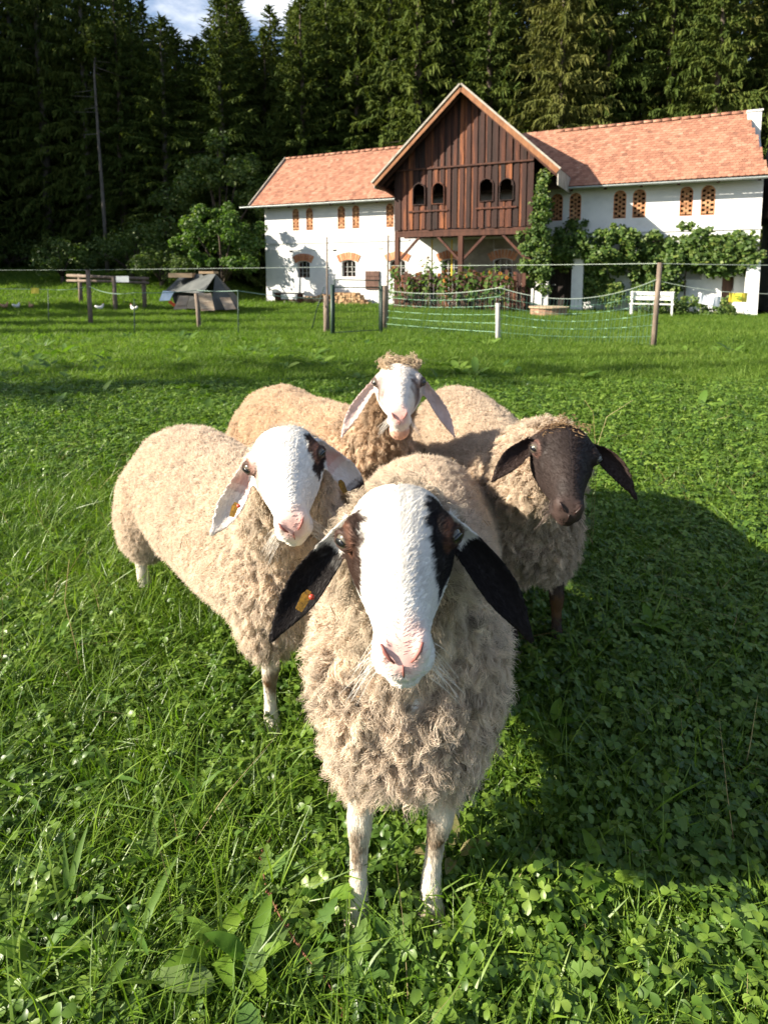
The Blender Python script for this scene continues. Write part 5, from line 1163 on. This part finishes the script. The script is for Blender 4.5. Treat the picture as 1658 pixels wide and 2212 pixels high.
    # leg fur colour uses the same function
    set_hue(body_me, hue(V)); body_me.materials.append(M_skin); body = place(mobj('body', body_me, root))
    # ---- eyes
    for ec, ed, eh, ev, sg in eyes:
        b_ = MB(); b_.ball(ec, .0134 * hs, nu=18, nv=12); eo = place(b_.build('eye', M_eye, root, True))
        b_ = MB(); EM = Matrix((eh, ev, ed)).transposed(); b_.ball(ec + ed * .0126 * hs - ev * .0005, [q * hs for q in (.0085, .0046, .0020)], EM, 12, 8); b_.build('pupil', M_pupil, eo, True)
    mn = M_nostrild if c.get('dark') else M_nostril
    for sg in (1, -1):
        b_ = MB(); pts = [W(sg * .0085, .1790, -.010), W(sg * .0130, .1788, -.005), W(sg * .0185, .1755, .002), W(sg * .0220, .169, .006)]; b_.tube(pts, [.0009 * hs, .0018 * hs, .0022 * hs, .0010 * hs], 7); place(b_.build('nostril', mn, root, True))
    b_ = MB(); b_.tube([W(.024, .142, -.0460), W(.018, .161, -.0385), W(.009, .1735, -.0320), W(0, .1790, -.0285), W(-.009, .1735, -.0320), W(-.018, .161, -.0385), W(-.024, .142, -.0460)], .0013 * hs, 6); b_.tube([W(0, .1810, -.012), W(0, .1825, -.022), W(0, .1800, -.0285)], .0011 * hs, 6); place(b_.build('mouth', mn, root, True))
    # ---- ear tags
    for tg in c.get('tags', ()):
        u0, v0, d0, ang, big = tg; q = P(u0, v0, d0); t_ = empty('ear_tag', (0, 0, 0)); t_.parent = root; t_.location = q - gx; t_.rotation_euler = (R(-28), ang, 0); t_.scale = (.62, .62, .62)
        b_ = MB(); b_.t = 0; b_.add([(-.011, 0, -.004), (.011, 0, -.004), (.008, .0, -.036), (-.008, 0, -.036), (-.011, .002, -.004), (.011, .002, -.004), (.008, .002, -.036), (-.008, .002, -.036), (-.005, 0, .010), (.005, 0, .010), (-.005, .002, .010), (.005, .002, .010)], [(0, 3, 2, 1), (4, 5, 6, 7), (0, 4, 7, 3), (1, 2, 6, 5), (3, 7, 6, 2), (0, 1, 9, 8), (4, 10, 11, 5), (0, 8, 10, 4), (1, 5, 11, 9), (8, 9, 11, 10)]); b_.build('plate', M_tag, t_)
        if big: b_ = MB(); b_.tube([(.011, -.005, .001), (.011, -.001, .001)], .0062, 12); b_.build('button', M_tagred, t_, True)
    # ---- fleece
    fm = MB(); off = c['wool'] * .55; torso(fm, off, 28); neck(fm, off * .8, c.get('nk', 1.))
    for sgn in (1, -1):
        q = chest - axis * .14 + lat * sgn * .075; fm.ball(q - Z * .12, (.075 * ws, .085 * ws, .12))
        q = rump + axis * .15 + lat * sgn * .105; fm.ball(q - Z * .08, (.12 * ws, .13 * ws, .20))
    for ctr, rr in c.get('lumps', ()): fm.ball(Vector(ctr), rr)
    fme = remesh(fm, .014, 9, 'fleece'); FV = verts(fme); nv = np.zeros(len(FV) * 3, dtype=np.float32); fme.vertices.foreach_get('normal', nv); nv = nv.reshape(-1, 3)
    FV = FV + nv * (vnoise(FV, 7, 1) * .010 + vnoise(FV, 24, 2) * .0035 + vnoise(FV, 50, 7) * .002 + (vnoise(FV, 20, 9) * .012 + vnoise(FV, 42, 12) * .006) * c.get('lump', 0.) * sst(.70, .95, ((FV - np.array(rump)) @ np.array(axis)) / LN))[:, None]; fme.vertices.foreach_set('co', FV.astype(np.float32).ravel()); fme.update()
    ax_n, ch_n, ru_n = np.array(axis), np.array(chest), np.array(rump); hb_n = np.array(hb)
    def fhue(Pw, v=None):
        t = ((Pw - ru_n) @ ax_n) / LN; n3 = vnoise(Pw, 14, 4) * .5 + vnoise(Pw, 38, 6) * .5; dn = np.linalg.norm(Pw - hb_n, axis=1)
        base = np.array(c['fl'])[None, :] * (1 + (.13 + .13 * sst(.7, .95, t))[:, None] * n3[:, None]); base = mixc(base, c['dirt'], np.clip(.06 + (.22 + .35 * sst(.7, .95, t)) * n3, 0, .6)); base = mixc(base, c['dirt'], c['nd'] * sst(c.get('ndr', .24), .10, dn) * np.clip(.8 + .6 * n3, 0, 1))
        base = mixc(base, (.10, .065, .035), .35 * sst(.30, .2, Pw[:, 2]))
        return base
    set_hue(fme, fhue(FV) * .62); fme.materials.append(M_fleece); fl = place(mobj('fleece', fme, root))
    # strands gathered into locks
    nst = c['n']; Pn, Nn = sample(fme, nst, rs); hl = local(Pn); inhead = (hl[:, 1] > -.03) & (np.linalg.norm(hl, axis=1) < .16); Pn, Nn = Pn[~inhead], Nn[~inhead]; nst = len(Pn)
    nl = int(c['locks']); Lp, Ln = sample(fme, nl, rs); kd = kdtree.KDTree(nl)
    for i, q in enumerate(Lp): kd.insert(q, i)
    kd.balance(); idx = np.array([kd.find(q)[1] for q in Pn])
    bits = rs.choice(len(Pn), 60, replace=False); bd = rs.normal(size=(60, 3)); bd = bd - Nn[bits] * (bd * Nn[bits]).sum(1)[:, None]; bd /= np.linalg.norm(bd, axis=1)[:, None]; bl = rs.uniform(.006, .03, 60)[:, None]
    strands('straw_bits', np.stack([Pn[bits] + Nn[bits] * c['wool'] * .75 + bd * bl * t for t in (-.5, 0, .5)], 1), np.array([.0006, .0008, .0005]), np.array([.16, .10, .05])[None, :] * rs.uniform(.5, 2.2, (60, 1)), M_fur, fl)
    def flow(p, nn):
        t = ((p - ru_n) @ ax_n) / LN; dn_ = np.array([0, 0, -1.])[None, :] * (.55 + .6 * sst(.7, 1., t))[:, None] - ax_n[None, :] * (.75 * (1 - sst(.75, 1.0, t)))[:, None]
        g = dn_ - nn * (dn_ * nn).sum(1)[:, None]; return g
    jit = vnoise(Lp, 6, 11)[:, None] * np.cross(Ln, np.array([0, 0, 1.])) * .6
    Lr = rs.normal(size=(nl, 3)) * c['mess']; Ldir = Ln * c['lift'] + flow(Lp, Ln) * c['lie'] + jit + Lr; Ldir /= np.linalg.norm(Ldir, axis=1)[:, None]; Llen = c['wool'] * rs.uniform(.65, 1.25, nl) * (.72 + .33 * sst(.72, .95, ((Lp - ru_n) @ ax_n) / LN))
    own = Nn * c['lift'] + flow(Pn, Nn) * c['lie'] + rs.normal(size=(nst, 3)) * .22; own /= np.linalg.norm(own, axis=1)[:, None]; tt_ = ((Pn - ru_n) @ ax_n) / LN
    K = 7; ts = np.linspace(0, 1, K); pts = np.zeros((nst, K, 3)); ln_ = Llen[idx] * rs.uniform(.75, 1.1, nst); front = sst(.72, .95, tt_) * c.get('curl', 1.)
    cl_ = (c['clump'] * (.34 + .66 * front))
    e1_ = np.cross(Ldir, rs.normal(size=(nl, 3))); e1_ /= np.linalg.norm(e1_, axis=1)[:, None]; e2_ = np.cross(Ldir, e1_); ph = rs.random(nl) * 6.28; fr = rs.uniform(5, 9, nl)
    wig = rs.normal(size=(nst, 3)) * .0028; wig2 = rs.normal(size=(nst, 3)) * .0016
    for k, t in enumerate(ts):
        own_p = Pn + own * (ln_ * t)[:, None] - np.array([0, 0, 1.])[None, :] * (.18 * ln_ * t * t)[:, None]
        cr = (.0030 + .0050 * front) * min(1, t * 1.6); g = Lp[idx] + Ldir[idx] * (ln_ * t)[:, None] - np.array([0, 0, 1.])[None, :] * (.22 * ln_ * t * t)[:, None] + e1_[idx] * (cr * np.cos(ph[idx] + fr[idx] * t))[:, None] + e2_[idx] * (cr * np.sin(ph[idx] + fr[idx] * t))[:, None]
        a = np.clip(cl_ * t ** .8, 0, .93)[:, None]; pts[:, k] = own_p * (1 - a) + g * a + wig * math.sin(t * 5.2) + wig2 * math.sin(t * 13.) * min(1, t * 3)
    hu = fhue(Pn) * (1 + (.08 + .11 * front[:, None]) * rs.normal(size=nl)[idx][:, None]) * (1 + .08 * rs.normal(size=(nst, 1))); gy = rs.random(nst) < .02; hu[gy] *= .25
    rd_ = c['rad'] * np.array([1., 1., .95, .9, .75, .55, .25]); o = strands('wool', pts, rd_, hu, M_wool, fl)
    # ---- short hair of head, ears and legs
    def fmask(Pc):
        h = local(Pc); ed_ = earpar(Pc)[0]; hd = (h[:, 1] > -.13) & (np.linalg.norm(h - np.array([0, .03, -.02]), axis=1) < .22); lg = Pc[:, 2] < .34; eyes_ = np.ones(len(Pc))
        for ec, *_r in eyes: eyes_ *= np.linalg.norm(Pc - np.array(ec), axis=1) > .0155 * hs
        ns_ = 1 - .75 * (h[:, 1] > .160) * (h[:, 2] > -.032); return (hd * ns_ + .8 * (ed_ < .04) + .35 * lg) * eyes_ + 1e-9
    nf = c['fur']; Pn, Nn = sample(body_me, nf, rs, fmask); hl = local(Pn); ed_, et_, es_ = earpar(Pn); fd = np.tile(-HM[1] * .75, (nf, 1)); fd = fd + HM[0][None, :] * (np.sign(hl[:, 0]) * .35)[:, None] - np.array([0, 0, .25])[None, :]
    isear = (ed_ < .045) & ((np.abs(hl[:, 0]) > .078))
    for ctr, wd, sg in ears:
        tv = ctr[-1] - ctr[2]; tv /= np.linalg.norm(tv); k = isear & (es_ == sg); fd[k] = tv
    lg = Pn[:, 2] < .36; lowz = lg & (np.linalg.norm(hl, axis=1) > .25); fd[lowz] = np.array([0, 0, -1.])
    fd = fd - Nn * (fd * Nn).sum(1)[:, None]; fd /= np.linalg.norm(fd, axis=1)[:, None] + 1e-9; fl_ = c['furlen'] * rs.uniform(.6, 1.25, nf) * (1 - .35 * sst(.09, .15, hl[:, 1])) * (1 + .5 * sst(-.02, -.09, hl[:, 1])); fl_ = np.where(isear, fl_ * .7, fl_)
    r_ = rs.normal(size=(nf, 3)) * .06; pts = np.stack([Pn + (Nn * (.25 * t - .14 * t * t) + fd * (.55 * t + .45 * t * t) + r_ * t) * fl_[:, None] for t in (0, .33, .66, 1)], 1)
    strands('fur', pts, c['frad'] * np.array([1, .9, .7, .25]), hue(Pn) * (1 + .05 * rs.normal(size=(nf, 1))), M_fur, body)
    # whiskers
    nwk = 46; sgn = np.where(rs.random(nwk) < .5, 1, -1); p0 = np.array([list(W(s * rs.uniform(.026, .036), rs.uniform(.125, .165), rs.uniform(-.055, -.025))) for s in sgn]); dr = np.array([list(ax * s * rs.uniform(.5, 1.1) + f * rs.uniform(.1, .7) - up * rs.uniform(.1, .9)) for s in sgn]); dr /= np.linalg.norm(dr, axis=1)[:, None]; wl_ = rs.uniform(.015, .045, nwk)[:, None]
    strands('whiskers', np.stack([p0 + dr * wl_ * t - np.array([0, 0, 1.]) * wl_ * .25 * t * t for t in (0, .4, .75, 1)], 1), np.array([.0003, .00025, .0002, .0001]), np.tile([.12, .09, .08] if c.get('dark') else [.7, .66, .6], (nwk, 1)), M_fur, body)
    if c.get('topknot'):
        tk = c['topknot']; nk = tk['n']; cnt = 46; kc = np.array([list(W(rs.normal() * .028, -.044 + rs.normal() * .018, .050 + rs.uniform(-.006, .004))) for _ in range(cnt)]); kdv = rs.normal(size=(cnt, 3)) * .55 + np.array(up)[None, :] * .8 + np.array(f)[None, :] * tk.get('fwd', .3); kdv /= np.linalg.norm(kdv, axis=1)[:, None]
        ki = rs.integers(cnt, size=nk); p0 = kc[ki] + rs.normal(size=(nk, 3)) * .006; L_ = tk['len'] * rs.uniform(.6, 1.2, nk); jj = rs.normal(size=(nk, 3)) * .25; cph = rs.random(cnt) * 6.28
        pts = np.stack([p0 + (kdv[ki] + jj * .5) * (L_ * t)[:, None] + np.stack([np.cos(cph[ki] + 7 * t), np.sin(cph[ki] + 7 * t), -.9 * t * np.ones(nk)], 1) * (.006 * t) for t in np.linspace(0, 1, 6)], 1)
        strands('topknot', pts, c['rad'] * np.array([1, 1, .9, .8, .6, .3]), np.array(tk['hue'])[None, :] * (1 + .18 * rs.normal(size=(nk, 1))), M_wool, body)
    for ch in root.children_recursive:
        if ch.type == 'CURVES': ch.matrix_parent_inverse = Matrix.Identity(4)
    return root
WHITE = (.74, .71, .66)
def base_head(x, y, z, n2, white=WHITE): return np.tile(white, (len(x), 1)) * (1 + .05 * n2[:, None])
def pink_nose(col, x, y, z, c=(.66, .40, .35), k=.9):
    a = sst(.138, .174, y) * sst(-.036, -.014, z) * sst(.034, .012, np.abs(x) - .3 * np.clip(z, -.02, .02)); return mixc(col, c, k * a)
def eye_ring(col, x, y, z, c, r=.021, s=None):
    d = np.sqrt((np.abs(x) - .068) ** 2 + (y - .014) ** 2 + (z - .016) ** 2); f = sst(r + .005, r - .004, d); g = sst(.0185, .0160, d)
    if s is not None: f = f * s
    return mixc(mixc(col, c, f), (.022, .013, .011), g * .85)
def coat_front(x, y, z, n1, n2, il, ear, et, es):
    ax = np.abs(x); col = base_head(x, y, z, n2)
    inner = np.where(il, .043, .036) + .12 * np.clip(y - .045, 0, 1) + .25 * np.clip(-.01 - y, 0, 1)
    top = np.where(il, -.014, -.034); f = sst(-.003, .003, ax + n1 - inner) * sst(top - .004, top + .004, y + n1) * sst(.092, .084, y + n1 + .25 * np.clip(ax - .05, 0, 1)) * sst(-.052, -.044, z + n1 - .35 * np.clip(y - .02, 0, 1))
    dark = np.where(il[:, None], np.array([.034, .019, .014])[None, :], np.array([.013, .010, .010])[None, :]); col = col * (1 - f[:, None]) + dark * f[:, None]
    col = eye_ring(col, x, y, z, (.15, .07, .045), .0215); col = pink_nose(col, x, y, z)
    eb = np.where(es > 0, .24, .22); fe = ear * sst(eb - .06, eb + .05, et + n1 * 6 - .9 * np.clip(z + .0, -.08, .08)); blk = np.tile([.014, .011, .011], (len(x), 1)); return np.where(ear[:, None], col * 0 + np.array(WHITE)[None, :] * (1 - fe[:, None]) + blk * fe[:, None], col)
def coat_left(x, y, z, n1, n2, il, ear, et, es):
    ax = np.abs(x); col = base_head(x, y, z, n2)
    f = (~il) * sst(-.003, .003, ax + n1 - (.050 + .10 * np.clip(y - .03, 0, 1) + .2 * np.clip(-.02 - y, 0, 1))) * sst(-.046, -.038, y + n1) * sst(.064, .056, y + n1) * sst(-.038, -.030, z + n1); col = mixc(col, (.030, .017, .014), f)
    col = eye_ring(col, x, y, z, (.24, .12, .085), .021); col = mixc(col, (.34, .20, .16), il * sst(.012, .006, np.abs(ax - .058 + .1 * (y - .04))) * sst(.018, .026, y) * sst(.062, .048, y) * .8); col = pink_nose(col, x, y, z)
    e = np.tile([.70, .64, .60], (len(x), 1)); e = mixc(e, (.55, .22, .17), sst(.45, .2, et) * sst(-.004, -.03, z) * .7); e = mixc(e, (.05, .03, .025), (es < 0) * sst(.62, .72, et + n1 * 6)); return np.where(ear[:, None], e, col)
def coat_back(x, y, z, n1, n2, il, ear, et, es):
    ax = np.abs(x); col = base_head(x, y, z, n2, (.66, .61, .56)); col = col * (1 - .10 * np.clip(n2, 0, 1)[:, None])
    f = sst(-.006, .006, ax + n1 * 1.5 - (.031 + .06 * np.clip(y - .04, 0, 1))) * sst(.012, .03, y + n1) * sst(.088, .070, y + n1) * sst(-.05, -.03, z); col = mixc(col, (.13, .085, .075), f * np.clip(.75 + n2 * .4, 0, 1))
    f2 = sst(.045, .058, ax + n1) * sst(-.05, -.03, y) * sst(.02, .0, y); col = mixc(col, (.34, .27, .24), f2 * .6); col = mixc(col, (.06, .055, .06), sst(.62, .8, n2) * sst(.10, .13, y) * sst(.165, .15, y) * .7)
    col = eye_ring(col, x, y, z, (.36, .24, .20), .017); col = pink_nose(col, x, y, z, (.62, .34, .29)); col = mixc(col, (.58, .36, .27), sst(-.068, -.078, z) * sst(.06, .09, y)); e = np.tile([.58, .46, .42], (len(x), 1)) * (1 + .1 * n2[:, None]); e = mixc(e, (.12, .09, .09), sst(.7, .85, n2) * .6); return np.where(ear[:, None], e, col)
def coat_dark(x, y, z, n1, n2, il, ear, et, es):
    ax = np.abs(x); col = np.tile([.026, .018, .016], (len(x), 1)) * (1 + .25 * n2[:, None]); col = mixc(col, (.10, .038, .018), sst(-.02, -.085, y + n1) * .8); col = eye_ring(col, x, y, z, (.19, .10, .08), .019, il * 1.); col = mixc(col, (.055, .034, .029), sst(.150, .170, y) * .7)
    e = np.tile([.028, .017, .014], (len(x), 1)); return np.where(ear[:, None], e, col)
FLK = dict(fl=(.71, .59, .472), dirt=(.39, .32, .235), nd=.3, wool=.030, clump=.72, mess=.45, lift=.80, lie=.38, rad=.00055, voxel=.0045, furlen=.0085, frad=.00024)
CF = dict(FLK, name='front', label='nearest sheep, white faced with black eye patches and long black drooping ears', seed=1, head=(862, 1170, .835), eyeL=(748, 1180), eyeR=(976, 1166), nose=(868, 1392), hs=1.06,
          ears=(((668, 1258, .86), (585, 1383, .83), .031), ((1062, 1250, .86), (1146, 1383, .83), .031)), chest=(.03, .955, .490), rump=(.135, 1.93, .50), ws=.98, front=((-.050, 1.035, 0), (.093, 1.06, 0)), hind=((.04, 1.78, 0), (.21, 1.80, 0)), voxel=.0032, n=170000, locks=9500, fur=110000, coat=coat_front, curl=1.25, rad=.00045, tags=((663, 1285, .832, .55, True),), nd=.75, ndr=.33, wool=.034, lump=1.15)
CB = dict(FLK, name='left', label='cream sheep on the left, white faced with one dark eye patch and pale ears', seed=2, head=(617, 1000, 1.22), eyeL=(548, 1009), eyeR=(686, 991), nose=(629, 1126), hs=1.02,
          ears=(((503, 1085, 1.23), (455, 1156, 1.21), .032), ((745, 1024, 1.27), (786, 1086, 1.27), .032)), chest=(-.165, 1.475, .46), rump=(-.865, 2.30, .485), front=((-.305, 1.505, 0), (-.19, 1.62, 0)), hind=((-.925, 2.21, 0), (-.80, 2.32, 0)), voxel=.0042, n=130000, locks=9000, fur=50000, coat=coat_left, tags=((508, 1092, 1.212, .25, True), (736, 1043, 1.25, -.5, False)), fl=(.755, .63, .505), mess=.4, clump=.62, furlen=.007, frad=.00038, rad=.00062, wool=.026)
CC = dict(FLK, name='back', label='rear sheep with a pale mottled face, curly topknot and pink wattle under its chin', seed=3, head=(861, 832, 1.88), eyeL=(812, 832), eyeR=(910, 830), nose=(862, 893), hs=1.04,
          ears=(((770, 882, 1.89), (737, 946, 1.86), .026), ((948, 882, 1.89), (981, 944, 1.86), .026)), chest=(.03, 2.10, .50), rump=(-.64, 3.02, .50), front=((-.06, 2.2, 0), (.09, 2.28, 0)), hind=((-.68, 2.85, 0), (-.52, 2.95, 0)), voxel=.005, n=90000, locks=5500, fur=26000, coat=coat_back, wattle=True, fl=(.70, .54, .39), nd=.9, dirt=(.30, .20, .125), furlen=.007, frad=.00055, rad=.0008, mess=.35, nk=.80, arch=-.03, ndr=.34, topknot=dict(n=1700, len=.017, hue=(.50, .39, .27)))
CD = dict(FLK, name='dark', label='dark brown faced sheep on the right looking past the camera with dark drooping ears', seed=4, head=(1217, 985, 1.44), eyeL=(1158, 968), eyeR=(1283, 980), nose=(1230, 1090), hs=1.04,
          ears=(((1108, 990, 1.45), (1062, 1041, 1.43), .030), ((1322, 1003, 1.43), (1373, 1079, 1.40), .030)), chest=(.485, 1.74, .47), rump=(.33, 2.98, .53), front=((.42, 1.85, 0), (.57, 1.87, 0)), hind=((.26, 2.85, 0), (.42, 2.87, 0)), voxel=.0048, n=110000, locks=6500, fur=36000, coat=coat_dark, dark=True, fl=(.62, .50, .385), dirt=(.32, .24, .17), nd=.3, ws=.93, furlen=.007, frad=.00046, rad=.0007, leg=(.05, .034, .028), tags=((1106, 1000, 1.452, .3, False),), topknot=dict(n=240, len=.018, hue=(.24, .155, .085), fwd=.9), mess=.4)
for _c in (CF, CB, CC, CD): make_sheep(_c)
